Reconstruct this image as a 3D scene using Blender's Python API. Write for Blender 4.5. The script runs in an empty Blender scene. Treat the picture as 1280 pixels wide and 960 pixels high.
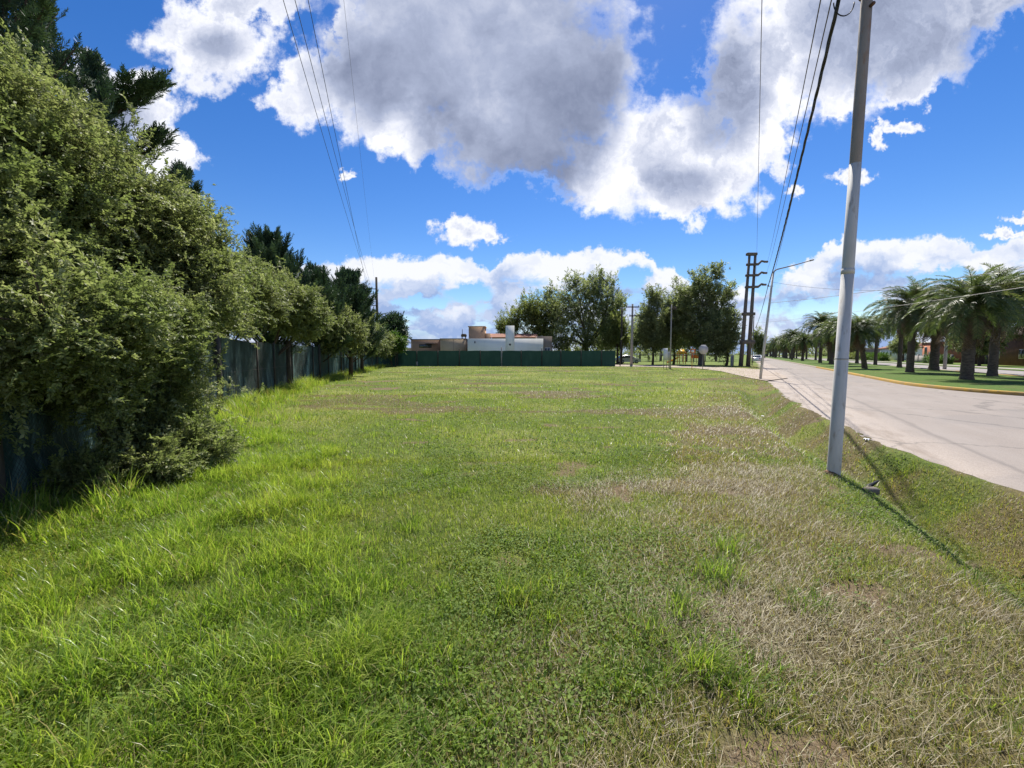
import bpy, math, random
import numpy as np
from mathutils import Vector, Matrix
R = math.radians
sc = bpy.context.scene
col = sc.collection
random.seed(5)
rng = np.random.default_rng(11)

# ------------------------------------------------------------------ camera
CAM_H, PITCH, FPX = 1.6, R(4.0), 530.0
cd = bpy.data.cameras.new('camera'); cam = bpy.data.objects.new('camera', cd); col.objects.link(cam)
cam.location = (0, 0, CAM_H); cam.rotation_euler = (R(90) - PITCH, 0, 0)
cd.sensor_width = 36.0; cd.lens = 36.0 * FPX / 1280.0; cd.clip_start = 0.05; cd.clip_end = 8000
sc.camera = cam

def ray(px, py):
    a, b = (px - 640) / FPX, (480 - py) / FPX
    return np.array([a, math.cos(PITCH) + b * math.sin(PITCH), -math.sin(PITCH) + b * math.cos(PITCH)])
def ground(px, py, z=0.0):            # point on the plane z seen at a pixel of the 1280x960 photograph
    r = ray(px, py); t = (z - CAM_H) / r[2]; return r * t + np.array([0, 0, CAM_H])
def at(px, py, Y):                    # point at depth Y seen at a pixel
    r = ray(px, py); t = Y / r[1]; return r * t + np.array([0, 0, CAM_H])
def upx(px, Y): return float(at(px, 443, Y)[0])
def hpx(py, Y): return float(at(640, py, Y)[2])

# ------------------------------------------------------------------ light and sky
SUN_EL, SUN_AZ = R(53), R(16)         # azimuth measured from +Y towards +X
sun_dir = Vector((math.sin(SUN_AZ) * math.cos(SUN_EL), math.cos(SUN_AZ) * math.cos(SUN_EL), math.sin(SUN_EL)))
ld = bpy.data.lights.new('sun', 'SUN'); ld.energy = 4.9; ld.angle = R(0.53); ld.color = (1.0, 0.95, 0.87)
sun = bpy.data.objects.new('sun', ld); col.objects.link(sun)
sun.rotation_euler = sun_dir.to_track_quat('Z', 'Y').to_euler()
sc.view_settings.view_transform = 'Standard'; sc.view_settings.look = 'None'
sc.view_settings.gamma = 1.0; sc.view_settings.exposure = 0.76; sc.view_settings.use_curve_mapping = False
sc.cycles.max_bounces = 6; sc.cycles.transparent_max_bounces = 8; sc.cycles.diffuse_bounces = 3
sc.cycles.glossy_bounces = 2; sc.cycles.transmission_bounces = 4
sc.cycles.use_denoising = True

world = bpy.data.worlds.new('World'); sc.world = world; world.use_nodes = True
WT = world.node_tree; WT.nodes.clear()

class NT:                              # tiny helper around a node tree
    def __init__(s, t): s.t = t
    def n(s, typ, **kw):
        nd = s.t.nodes.new(typ)
        for k, v in kw.items(): setattr(nd, k, v)
        return nd
    def l(s, a, b): s.t.links.new(a, b)
    def _in(s, sock, v):
        if hasattr(v, 'is_output') or isinstance(v, bpy.types.NodeSocket): s.l(v, sock)
        else: sock.default_value = v
    def math(s, op, a, b=None, c=None, clamp=False):
        nd = s.n('ShaderNodeMath', operation=op, use_clamp=clamp)
        for i, v in enumerate((a, b, c)):
            if v is not None: s._in(nd.inputs[i], v)
        return nd.outputs[0]
    def vec(s, op, a, b=None, c=None):
        nd = s.n('ShaderNodeVectorMath', operation=op)
        for i, v in enumerate((a, b, c)):
            if v is not None: s._in(nd.inputs[i], v)
        return nd.outputs['Value'] if op in ('LENGTH', 'DOT_PRODUCT') else nd.outputs[0]
    def mr(s, v, a, b, c=0.0, d=1.0, smooth=False):
        nd = s.n('ShaderNodeMapRange'); nd.interpolation_type = 'SMOOTHSTEP' if smooth else 'LINEAR'
        s._in(nd.inputs[0], v)
        for i, x in enumerate((a, b, c, d)): s._in(nd.inputs[i + 1], x)
        return nd.outputs[0]
    def noise(s, v, scale, detail=4, rough=0.5, dist=0.0, out='Fac', dims='3D'):
        nd = s.n('ShaderNodeTexNoise'); nd.noise_dimensions = dims
        if v is not None: s.l(v, nd.inputs['Vector'])
        nd.inputs['Scale'].default_value = scale; nd.inputs['Detail'].default_value = detail
        nd.inputs['Roughness'].default_value = rough; nd.inputs['Distortion'].default_value = dist
        return nd.outputs[out]
    def mix(s, f, a, b, mode='MIX'):
        nd = s.n('ShaderNodeMix', data_type='RGBA', blend_type=mode)
        s._in(nd.inputs[0], f)
        for i, v in ((6, a), (7, b)):
            if isinstance(v, tuple): nd.inputs[i].default_value = (*v, 1) if len(v) == 3 else v
            else: s.l(v, nd.inputs[i])
        return nd.outputs[2]
    def ramp(s, f, stops):
        nd = s.n('ShaderNodeValToRGB'); s.l(f, nd.inputs[0]); e = nd.color_ramp.elements
        while len(e) < len(stops): e.new(0.5)
        for k, (p, c) in enumerate(stops): e[k].position = p; e[k].color = (*c, 1)
        return nd.outputs[0]

# clouds: every cloud is a cluster of ellipses on the sky, named here by where it stands in the picture,
# kept as directions (x/|y|, z/|y|) so it belongs to the sky and not to the camera
CL = [  # px, py, rx, ry: the high clouds
 (590, 50, 205, 105), (690, 100, 105, 92), (630, 160, 105, 64), (480, 85, 85, 85), (540, -80, 230, 110), (432, 100, 44, 62), (520, 165, 60, 40),
 (740, 215, 78, 46), (835, 195, 110, 78), (905, 220, 75, 55), (850, 256, 60, 30), (945, 115, 66, 85), (1035, 40, 145, 95), (1115, 40, 125, 68), (1150, -90, 230, 110),
 (1215, 0, 80, 36), (1140, 100, 36, 30), (1050, 116, 46, 30), (950, 190, 44, 54),
 (262, 55, 74, 52), (310, 5, 60, 30), (378, 108, 44, 50), (425, 25, 24, 44),
 (160, 140, 62, 54), (195, 195, 46, 42), (118, 105, 34, 30),
 (1750, 200, 260, 160), (-350, 200, 240, 120),
]
SMALL = [(585, 291, 52, 20), (568, 284, 26, 16), (612, 295, 26, 12), (435, 220, 13, 9), (1066, 222, 34, 11), (994, 238, 16, 9), (1256, 292, 34, 7), (1275, 274, 24, 8), (1125, 160, 34, 10), (1098, 170, 12, 22)]
GREY = [(600, 60, 165, 100), (690, 105, 90, 84), (632, 180, 100, 68), (560, -60, 220, 90), (470, 95, 50, 50)]      # thick shaded middles
GREY2 = [(1120, 30, 190, 70), (1060, -80, 260, 90), (860, 232, 80, 34), (268, 60, 44, 30), (905, 130, 50, 70), (160, 150, 40, 34)]
TOPS = [(-400, 330), (200, 345), (330, 338), (400, 331), (430, 323), (470, 318), (515, 323), (550, 316), (590, 322), (610, 337), (630, 317), (660, 312), (700, 319), (725, 312), (745, 306), (775, 312), (803, 313), (822, 330), (840, 332), (858, 352), (900, 366), (940, 350), (985, 338), (1030, 312), (1050, 295), (1075, 301), (1110, 292), (1128, 300), (1165, 293), (1196, 294), (1212, 308), (1240, 308), (1285, 290), (1500, 300), (1700, 330)]
HOLES = [(590, 366, 26, 13), (522, 378, 34, 9), (790, 345, 22, 18), (1085, 388, 120, 14), (955, 356, 26, 12), (690, 372, 40, 8), (470, 405, 40, 6), (1190, 345, 40, 8)]
def px_uv(px, py): r = ray(px, py); return r[0] / r[1], r[2] / r[1]
def build_world():
    k = NT(WT)
    tc = k.n('ShaderNodeTexCoord'); sx = k.n('ShaderNodeSeparateXYZ'); k.l(tc.outputs['Generated'], sx.inputs[0])
    ay = k.math('MAXIMUM', k.math('ABSOLUTE', sx.outputs[1]), 0.02)
    u = k.math('DIVIDE', sx.outputs[0], ay); v = k.math('DIVIDE', sx.outputs[2], ay)
    cx = k.n('ShaderNodeCombineXYZ'); k.l(u, cx.inputs[0]); k.l(v, cx.inputs[1]); P = cx.outputs[0]
    w1 = k.noise(P, 3.6, 2, 0.5, out='Color', dims='2D')
    w2 = k.noise(P, 15.0, 5, 0.62, out='Color', dims='2D')
    q0 = k.vec('MULTIPLY_ADD', k.vec('SUBTRACT', w1, (.5, .5, .5)), (.09, .07, 0), P)
    q = k.vec('MULTIPLY_ADD', k.vec('SUBTRACT', w2, (.5, .5, .5)), (.16, .13, 0), q0)
    def blobs(lst, start, sm, qq):
        acc = start
        for cx_, cy_, rx, ry in lst:
            uu, vv = px_uv(cx_, cy_); a, b = rx / FPX, ry / FPX
            d = k.vec('LENGTH', k.vec('MULTIPLY_ADD', qq, (1 / a, 1 / b, 0), (-uu / a, -vv / b, 0)))
            acc = d if acc is None else k.math('SMOOTH_MIN', acc, d, sm)
        return acc
    acc = blobs(CL, None, .12, q)
    f1 = k.noise(P, 9.0, 6, 0.62, dims='2D')
    DA = k.math('SUBTRACT', k.math('MULTIPLY_ADD', f1, .9, .55), acc)           # 0 at the outline
    # low bank: one outline along the horizon, then gaps in it
    lo, hi = px_uv(-400, 400)[0], px_uv(1700, 400)[0]
    st = [((px_uv(x, y)[0] - lo) / (hi - lo), px_uv(x, y)[1]) for x, y in TOPS]
    nd = k.n('ShaderNodeValToRGB'); e = nd.color_ramp.elements
    while len(e) < min(32, len(st)): e.new(.5)
    st = st[:1] + st[3:] if len(st) > 32 else st
    st = st[:32]
    for i, (p, c) in enumerate(st): e[i].position = min(1, max(0, p)); e[i].color = (c, c, c, 1)
    w3 = k.noise(P, 30.0, 4, 0.6, out='Color', dims='2D')
    sq = k.n('ShaderNodeSeparateXYZ'); qs = k.vec('MULTIPLY_ADD', k.vec('SUBTRACT', w3, (.5, .5, .5)), (.07, .045, 0), P); k.l(qs, sq.inputs[0])
    k.l(k.mr(sq.outputs[0], lo, hi), nd.inputs[0])
    dep = k.math('SUBTRACT', nd.outputs[0], sq.outputs[1])                         # depth under the outline
    hole = blobs(HOLES, None, .2, qs)
    f2 = k.noise(k.vec('MULTIPLY', P, (1, 1.8, 1)), 11.0, 5, 0.6, dims='2D')
    hv = k.mr(k.math('ADD', hole, k.math('MULTIPLY_ADD', f2, .9, -.45)), .7, 1.25, 0, 1, True)
    hv = k.math('MULTIPLY', hv, k.math('MAXIMUM', k.mr(f2, .34, .50, .25, 1, True), k.math('MAXIMUM', k.mr(dep, .05, .09, 1, 0), k.mr(v, .03, .10, 1, 0))))
    covB = k.math('MULTIPLY', k.mr(dep, -.002, .012, 0, 1, True), hv)
    covA = k.mr(DA, -.10, .36, 0, 1, True)
    accC = blobs(SMALL, None, .3, qs)
    DC = k.math('SUBTRACT', k.math('MULTIPLY_ADD', k.noise(P, 24.0, 5, .62, dims='2D'), 1.3, .30), accC)
    covC = k.mr(DC, .0, .45, 0, 1, True)
    # self shading: the thick middles of the high clouds are grey underneath, the bank is bright on its tops
    n3 = k.noise(q0, 4.0, 5, 0.58, dims='2D')
    g1 = k.mr(k.math('ADD', blobs(GREY, None, .2, q0), k.math('MULTIPLY_ADD', n3, 1.1, -.55)), .45, 1.40, 1, 0, True)
    g2 = k.mr(k.math('ADD', blobs(GREY2, None, .2, q0), k.math('MULTIPLY_ADD', n3, 1.3, -.65)), .35, 1.2, .62, 0, True)
    n4 = k.noise(q, 7.0, 4, 0.6, dims='2D')
    shA = k.math('ADD', k.math('MULTIPLY', k.math('MAXIMUM', k.math('MULTIPLY', g1, k.math('MULTIPLY', k.mr(n3, .28, .70, 1.0, .55), k.mr(v, .50, .95, 1.0, .60, True))), g2), k.mr(DA, -.04, .18, 0, 1, True)), k.math('MULTIPLY', k.math('MULTIPLY', k.mr(DA, .08, .5), k.math('MULTIPLY_ADD', g1, -.6, 1.0)), k.math('MULTIPLY_ADD', n4, 1.25, -.50)), clamp=True)
    lay = k.noise(k.vec('MULTIPLY', qs, (1, 2.2, 1)), 6.0, 4, .52, dims='2D')
    shB = k.math('ADD', k.mr(dep, .015, .10, 0, .62, True), k.math('MULTIPLY', k.mr(dep, .0, .04), k.math('MULTIPLY_ADD', lay, 2.6, -1.2)), clamp=True)
    sky = k.n('ShaderNodeTexSky'); sky.sky_type = 'NISHITA'; sky.sun_disc = False
    sky.sun_elevation = SUN_EL; sky.sun_rotation = SUN_AZ; sky.altitude = 60
    sky.air_density = 1.0; sky.dust_density = 0.1; sky.ozone_density = 3.0
    hs = k.n('ShaderNodeHueSaturation'); hs.inputs['Hue'].default_value = .512; hs.inputs['Saturation'].default_value = 1.34; hs.inputs['Value'].default_value = .92
    k.l(sky.outputs[0], hs.inputs['Color'])
    cA = k.ramp(shA, [(0.0, (7.6, 7.65, 8.05)), (0.3, (4.9, 5.2, 6.2)), (0.65, (3.0, 3.4, 4.6)), (1.0, (1.75, 2.05, 3.0))])
    cB = k.ramp(shB, [(0.0, (6.7, 6.85, 7.3)), (0.45, (4.5, 5.1, 6.5)), (1.0, (2.4, 3.3, 5.4))])
    cC = k.ramp(k.mr(DC, .1, 1.1), [(0.0, (6.2, 6.4, 7.0)), (.5, (7.0, 7.1, 7.5)), (1.0, (4.4, 4.8, 6.0))])
    full = k.mix(covA, k.mix(covC, k.mix(covB, hs.outputs[0], cB), cC), cA)
    bg = k.n('ShaderNodeBackground'); k.l(full, bg.inputs[0]); bg.inputs[1].default_value = 0.085
    out = k.n('ShaderNodeOutputWorld'); k.l(bg.outputs[0], out.inputs[0])
build_world()
world.cycles.sampling_method = 'NONE'

# ------------------------------------------------------------------ helpers: meshes
def tag(o, label=None, cat=None, group=None, kind=None):
    if label: o['label'] = label
    if cat: o['category'] = cat
    if group: o['group'] = group
    if kind: o['kind'] = kind
    return o
def empty(name, loc=(0, 0, 0), rz=0.0):
    o = bpy.data.objects.new(name, None); col.objects.link(o)
    o.location = loc; o.rotation_euler = (0, 0, rz); o.empty_display_size = 0.3
    return o
def thing(name, label, cat, loc=(0, 0, 0), rz=0.0, group=None):
    return tag(empty(name, loc, rz), label, cat, group)
def mesh_from(name, V, Q=None, T=None, mat=None, parent=None, var=None, smooth=False):
    V = np.asarray(V, np.float32).reshape(-1, 3)
    Q = np.zeros((0, 4), np.int32) if Q is None else np.asarray(Q, np.int32).reshape(-1, 4)
    T = np.zeros((0, 3), np.int32) if T is None else np.asarray(T, np.int32).reshape(-1, 3)
    me = bpy.data.meshes.new(name)
    me.vertices.add(len(V)); me.vertices.foreach_set('co', V.ravel())
    nl = Q.size + T.size; me.loops.add(nl)
    me.loops.foreach_set('vertex_index', np.concatenate([Q.ravel(), T.ravel()]))
    me.polygons.add(len(Q) + len(T))
    st = np.concatenate([np.arange(len(Q)) * 4, len(Q) * 4 + np.arange(len(T)) * 3]).astype(np.int32)
    me.polygons.foreach_set('loop_start', st)
    if smooth: me.polygons.foreach_set('use_smooth', np.ones(len(Q) + len(T), bool))
    if var is not None:
        at_ = me.attributes.new('var', 'FLOAT', 'POINT'); at_.data.foreach_set('value', np.asarray(var, np.float32))
    me.update(calc_edges=True); me.validate()
    if mat: me.materials.append(mat)
    o = bpy.data.objects.new(name, me); col.objects.link(o)
    if parent: o.parent = parent
    return o

class MB:                               # collects boxes, tubes, sheets -> one mesh object
    def __init__(s): s.V = []; s.Q = []; s.T = []; s.n = 0
    def add(s, V, Q=(), T=()):
        V = np.asarray(V, float).reshape(-1, 3); s.V.append(V)
        if len(Q): s.Q.append(np.asarray(Q).reshape(-1, 4) + s.n)
        if len(T): s.T.append(np.asarray(T).reshape(-1, 3) + s.n)
        s.n += len(V); return s
    def box(s, x0, x1, y0, y1, z0, z1, bev=0.0):
        if bev <= 0:
            V = [(x, y, z) for z in (z0, z1) for y in (y0, y1) for x in (x0, x1)]
            return s.add(V, [(0, 2, 3, 1), (4, 5, 7, 6), (0, 1, 5, 4), (2, 6, 7, 3), (0, 4, 6, 2), (1, 3, 7, 5)])
        b = bev; rings = []
        for z, i in ((z0, b), (z0 + b, 0), (z1 - b, 0), (z1, b)):
            X0, X1, Y0, Y1 = x0 + i, x1 - i, y0 + i, y1 - i
            rings.append([(X0 + b, Y0, z), (X1 - b, Y0, z), (X1, Y0 + b, z), (X1, Y1 - b, z), (X1 - b, Y1, z), (X0 + b, Y1, z), (X0, Y1 - b, z), (X0, Y0 + b, z)])
        V = [p for r in rings for p in r]; Q = []
        for k in range(3):
            for j in range(8): Q.append((k * 8 + j, k * 8 + (j + 1) % 8, k * 8 + 8 + (j + 1) % 8, k * 8 + 8 + j))
        for base, fl in ((0, 1), (24, 0)):
            f = [(0, 1, 2, 3), (0, 3, 4, 7), (4, 5, 6, 7)]
            for q in f: q = tuple(base + i for i in q); Q.append(q[::-1] if fl else q)
        return s.add(V, Q)
    def tube(s, pts, rad, n=8, cap=True):
        pts = np.asarray(pts, float); m = len(pts)
        rad = np.full(m, rad, float) if np.isscalar(rad) else np.asarray(rad, float)
        tan = np.gradient(pts, axis=0); tan /= np.linalg.norm(tan, axis=1)[:, None] + 1e-9
        ref = np.array([0, 0, 1.0]) if abs(tan[0][2]) < 0.9 else np.array([1.0, 0, 0])
        V = []; u = np.cross(tan[0], ref); u /= np.linalg.norm(u)
        a = np.linspace(0, 2 * math.pi, n, endpoint=False)
        for i in range(m):
            u = u - tan[i] * np.dot(u, tan[i]); u /= np.linalg.norm(u) + 1e-9; w = np.cross(tan[i], u)
            V.append(pts[i] + rad[i] * (np.cos(a)[:, None] * u + np.sin(a)[:, None] * w))
        V = np.concatenate(V); Q = []; T = []
        for i in range(m - 1):
            for j in range(n): Q.append((i * n + j, i * n + (j + 1) % n, (i + 1) * n + (j + 1) % n, (i + 1) * n + j))
        if cap:
            V = np.concatenate([V, pts[:1], pts[-1:]]); c0, c1 = m * n, m * n + 1
            for j in range(n): T += [(c0, (j + 1) % n, j), (c1, (m - 1) * n + j, (m - 1) * n + (j + 1) % n)]
        return s.add(V, Q, T)
    def sheet(s, P):                    # P: rows x cols x 3
        P = np.asarray(P, float); r, c = P.shape[:2]; i = np.arange(r * c).reshape(r, c)
        Q = np.stack([i[:-1, :-1], i[:-1, 1:], i[1:, 1:], i[1:, :-1]], -1).reshape(-1, 4)
        return s.add(P.reshape(-1, 3), Q)
    def disc(s, c, r, axis, th, n=20):
        c = np.asarray(c, float); ax = np.asarray(axis, float); ax /= np.linalg.norm(ax)
        return s.tube([c - ax * th / 2, c + ax * th / 2], r, n)
    def build(s, name, mat, parent=None, smooth=False, loc=None):
        V = np.concatenate(s.V)
        o = mesh_from(name, V, np.concatenate(s.Q) if s.Q else None, np.concatenate(s.T) if s.T else None, mat, parent, smooth=smooth)
        return o
def copy_tree(o, parent=None):
    c = o.copy(); col.objects.link(c)
    if parent: c.parent = parent
    for ch in list(o.children): copy_tree(ch, c)
    return c

# value noise in numpy
def vnoise(x, y, seed=0):
    x = np.asarray(x, float); y = np.asarray(y, float)
    ix = np.floor(x).astype(np.int64); iy = np.floor(y).astype(np.int64); fx = x - ix; fy = y - iy
    def h(a, b):
        n = (a * 374761393 + b * 668265263 + seed * 974634521) & 0xffffffff
        n = ((n ^ (n >> 13)) * 1274126177) & 0xffffffff
        return ((n ^ (n >> 16)) & 0xffff) / 65535.0
    sx = fx * fx * (3 - 2 * fx); sy = fy * fy * (3 - 2 * fy)
    return (h(ix, iy) * (1 - sx) + h(ix + 1, iy) * sx) * (1 - sy) + (h(ix, iy + 1) * (1 - sx) + h(ix + 1, iy + 1) * sx) * sy
def fbm(x, y, seed=0, oct=4):
    t = 0; a = 0.5; s = 0
    for i in range(oct): t = t + a * vnoise(x * 2 ** i, y * 2 ** i, seed + i * 7); s += a; a *= 0.5
    return t / s
def sstep(a, b, x): t = np.clip((x - a) / (b - a), 0, 1); return t * t * (3 - 2 * t)

# ------------------------------------------------------------------ materials
def new_mat(name):
    m = bpy.data.materials.new(name); m.use_nodes = True; m.node_tree.nodes.clear(); return m, NT(m.node_tree)
def surf(k, bsdf, bump=None):
    o = k.n('ShaderNodeOutputMaterial'); k.l(bsdf, o.inputs[0])
def pbsdf(k, color, rough=0.7, spec=0.3, metal=0.0, normal=None):
    b = k.n('ShaderNodeBsdfPrincipled')
    if isinstance(color, tuple): b.inputs['Base Color'].default_value = (*color, 1)
    else: k.l(color, b.inputs['Base Color'])
    k._in(b.inputs['Roughness'], rough); b.inputs['Specular IOR Level'].default_value = spec; b.inputs['Metallic'].default_value = metal
    if normal is not None: k.l(normal, b.inputs['Normal'])
    return b
def bump(k, h, strength=0.4, dist=0.02):
    b = k.n('ShaderNodeBump'); b.inputs['Strength'].default_value = strength; b.inputs['Distance'].default_value = dist
    k.l(h, b.inputs['Height']); return b.outputs[0]
def obj_co(k): return k.n('ShaderNodeTexCoord').outputs['Object']
def pos_co(k): return k.n('ShaderNodeNewGeometry').outputs['Position']

def mat_weathered(name, c1, c2, scale=3.0, rough=0.75, spec=0.25, bs=0.3, stretch=(1, 1, 1), c3=None, lo=0.35, hi=0.65, metal=0.0):
    m, k = new_mat(name); co = k.vec('MULTIPLY', obj_co(k), stretch)
    n = k.noise(co, scale, 6, 0.6); f = k.mr(n, lo, hi)
    c = k.mix(f, c1, c2)
    if c3: c = k.mix(k.mr(k.noise(co, scale * 4.3, 5, 0.65), 0.56, 0.72), c, c3)
    b = pbsdf(k, c, rough, spec, metal, bump(k, k.noise(co, scale * 12, 4, 0.6), bs, 0.01)); surf(k, b.outputs[0]); return m
def mat_leaf(name, stops, trans=0.35, rough=0.5, spec=0.35, tcol=(0.55, 0.75, 0.12), objvar=0.0, patch=None):
    m, k = new_mat(name)
    a = k.n('ShaderNodeAttribute', attribute_name='var').outputs['Fac']
    if objvar:
        r = k.n('ShaderNodeObjectInfo').outputs['Random']; a = k.math('ADD', a, k.math('MULTIPLY_ADD', r, objvar, -objvar / 2), clamp=True)
    c = k.ramp(a, stops)
    if patch:
        c = k.mix(k.mr(k.noise(pos_co(k), patch[0], 3), 0.42, 0.62, 0, patch[1]), c, patch[2])
    b = pbsdf(k, c, rough, spec)
    t = k.n('ShaderNodeBsdfTranslucent'); k.l(k.mix(0.55, c, tcol, 'MULTIPLY') if False else k.mix(0.25, c, k.mix(1.0, c, (tcol[0] * 2.2, tcol[1] * 2.2, tcol[2] * 2.2), 'MULTIPLY')), t.inputs[0])
    mx = k.n('ShaderNodeMixShader'); mx.inputs[0].default_value = trans
    k.l(b.outputs[0], mx.inputs[1]); k.l(t.outputs[0], mx.inputs[2]); surf(k, mx.outputs[0]); return m

M = {}
M['shrub'] = mat_leaf('shrub_leaf', [(0.0, (.09, .07, .05)), (0.08, (.11, .13, .05)), (0.5, (.225, .25, .095)), (0.85, (.36, .37, .17)), (1.0, (.48, .47, .29))], 0.48, 0.5, 0.3, patch=(.75, .45, (.19, .245, .078)))
M['conifer'] = mat_leaf('conifer_leaf', [(0.0, (.06, .045, .03)), (0.08, (.024, .048, .027)), (0.6, (.050, .088, .046)), (1.0, (.105, .145, .068))], 0.18, 0.55, 0.25)
M['broad'] = mat_leaf('broad_leaf', [(0.0, (.05, .04, .03)), (0.08, (.125, .15, .062)), (0.55, (.235, .26, .115)), (0.9, (.37, .385, .20)), (1.0, (.46, .46, .30))], 0.55, 0.45, 0.4)
M['broad_light'] = mat_leaf('broad_leaf_light', [(0.0, (.05, .04, .03)), (0.08, (.115, .14, .04)), (0.55, (.21, .235, .075)), (1.0, (.33, .33, .13))], 0.54, 0.5, 0.3)
M['bright'] = mat_leaf('bright_leaf', [(0.0, (.04, .05, .02)), (0.1, (.06, .12, .015)), (1.0, (.13, .22, .03))], 0.4, 0.5, 0.3)
M['palm'] = mat_leaf('palm_leaf', [(0.0, (.13, .12, .06)), (0.1, (.055, .08, .026)), (0.6, (.105, .14, .045)), (1.0, (.22, .22, .085))], 0.40, 0.42, 0.4, objvar=0.35)
M['palm_dead'] = mat_leaf('dead_palm_leaf', [(0.0, (.12, .08, .055)), (1.0, (.24, .17, .11))], 0.15, 0.7, 0.2)
M['bark'] = mat_weathered('bark', (.10, .075, .055), (.055, .04, .03), 6, 0.9, 0.1, 0.9, (1, 1, .25))
M['palm_bark'] = mat_weathered('palm_bark', (.15, .12, .095), (.075, .058, .046), 5, 0.95, 0.1, 1.0, (1, 1, 2.2))
M['pale_bark'] = mat_weathered('pale_bark', (.22, .20, .17), (.12, .10, .085), 5, 0.9, 0.1, 0.7, (1, 1, .3))

# ------------------------------------------------------------------ the lie of the land
D2 = np.array([.4853, .8744]); N2 = np.array([.8744, -.4853])
def su(x, y): return x * D2[0] + y * D2[1], x * N2[0] + y * N2[1]
def xy(s, u): return np.asarray(s) * D2[0] + np.asarray(u) * N2[0], np.asarray(s) * D2[1] + np.asarray(u) * N2[1]
UB_S = [-60, 4, 7.3, 9.2, 14.2, 20, 28, 34, 40, 60, 1500]; UB_U = [3.5, 3.2, 2.87, 2.31, 1.63, 1.35, 1.12, .9, .8, 1.2, 1.6]
def ub(s): return np.interp(s, UB_S, UB_U)
UK = 7.2
def med_in(s, u):                       # >0 inside the palm median with its rounded near end
    nose = 1 - ((u - 11.85) / 4.65) ** 2 - (np.minimum(s - 31, 0) / 8.5) ** 2
    return nose
SIDE = [(760, 458.2), (806, 458.6), (868, 460.3), (902, 464.5), (920, 469), (940, 473.5), (958, 476.5), (985, 473), (972, 466), (952, 462.5), (925, 460.2), (880, 458.2), (800, 456.2), (760, 456)]
def H(x, y):
    x = np.asarray(x, float); y = np.asarray(y, float); s, u = su(x, y)
    dist = np.hypot(x, y)
    z = (fbm(x / 3.0, y / 3.0, 3) - .5) * .16 + (fbm(x / .7, y / .7, 9) - .5) * .05 * sstep(40, 10, dist)
    z = z * (sstep(70, 35, dist) * (1 - .85 * sstep(22, 30, s) * sstep(-9, -2, u)))
    b = ub(s); uc = b - 0.95
    lot = sstep(.05, -.35, u - b)
    z = z * lot
    dd = .58 * np.exp(-((u - uc) / .5) ** 2) * sstep(27, 18, s)
    dd = np.where(u > uc, .58 * np.exp(-((u - uc) / .62) ** 2) * sstep(27, 18, s), dd)
    z = z - dd * lot
    road = (u > b - .05) & (u < 26)
    z = np.where(road, -.03, z)
    z = np.where((u >= 26) & (u < 27), -.03 * (27 - u), z)
    return z
def Hs(x, y): return float(H(np.array([x]), np.array([y]))[0])

def axis_grid(lo, hi, fine_lo, fine_hi, step, growth=1.12):
    a = list(np.arange(fine_lo, fine_hi + step * .5, step)); s = step
    while a[-1] < hi: s *= growth; a.append(a[-1] + s)
    s = step
    while a[0] > lo: s *= growth; a.insert(0, a[0] - s)
    return np.array(a)

FENCE_PX = [(-330, 770), (-120, 692), (0, 640), (130, 575), (275, 513), (361, 484.5), (400, 476), (427, 468.5), (445, 464.5), (471, 458.4)]
FP = np.array([ground(px, py)[:2] for px, py in FENCE_PX])
def fence_x(y): return np.interp(y, FP[:, 1], FP[:, 0])
def long_mask(x, y):
    edge = np.interp(y, [1, 1.6, 3.3, 5.4, 8, 12, 20, 60], [0, -.25, -1.0, -2.3, -4.0, -6.2, -9.3, -15])
    return sstep(.5, -.5, x - edge + (fbm(x / .8, y / .8, 51) - .5) * 1.6)
def dry_mask(x, y):
    s, u = su(x, y); n = (fbm(x / .9, y / .9, 61) - .5)
    u0 = np.interp(s, [2, 4, 6, 9, 12], [0, -.2, -.55, -1.2, -1.6]); v = u + n * 2.2 - u0
    d = np.maximum(sstep(-.5, .35, v), .62 * sstep(-1.5, -.6, v) * np.interp(s, [4, 8], [1, .3])) * np.interp(u + n * .6 - np.interp(s, [3, 5], [1.2, 0]), [.6, 1.0], [1, .3]) * np.interp(s, [10, 20], [1, .45])
    d = np.maximum(d, .85 * sstep(-1.25, -.75, u - ub(s) + n * .7) * sstep(.33, .48, fbm(x / .8, y / .8, 67)) * (1 - .7 * np.exp(-((u - ub(s) + .95) / .22) ** 2)))
    return d * np.interp(fbm(x / .55, y / .55, 63), [.32, .5], [.45, 1])
def streak_mask(x, y):                  # brown scalped streaks left by the mower
    f = fbm(x / 3.4 + fbm(x / 2, y / 2, 5), y / 1.25, 99, 5); far = np.interp(np.hypot(x, y), [4, 12], [.03, .0])
    return .8 * sstep(.58, .68, f - far) * (1 - .8 * long_mask(x, y))
BARE = [(715, 580, .34, .2), (702, 590, .25, .14), (1000, 932, .30, .16), (1180, 640, .4, .12), (775, 615, .12, .30), (458, 672, .10, .14), (612, 578, .5, .10), (650, 548, .4, .12), (690, 530, .3, .12), (585, 590, .3, .1), (515, 524, .6, .2), (480, 520, .5, .16), (470, 477, 1.6, .9), (480, 486, .8, .6), (760, 532, .5, .14), (1160, 690, .5, .12)]
BG = [(*ground(px, py)[:2], rx, ry) for px, py, rx, ry in BARE]
def bare_f(x, y):
    w = (fbm(x / .28, y / .28, 73, 5) - .5) * 1.7
    m = sstep(.25, .19, fbm(x / .55, y / .55, 71))
    for gx_, gy_, rx, ry in BG: m = np.maximum(m, sstep(1.25, .6, np.hypot((x - gx_) / rx, (y - gy_) / ry) + w))
    return m * (1 - .8 * long_mask(x, y))
def bare(x, y): return bare_f(x, y) > rng.random(np.shape(x)) * 1.1 + .1
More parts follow.
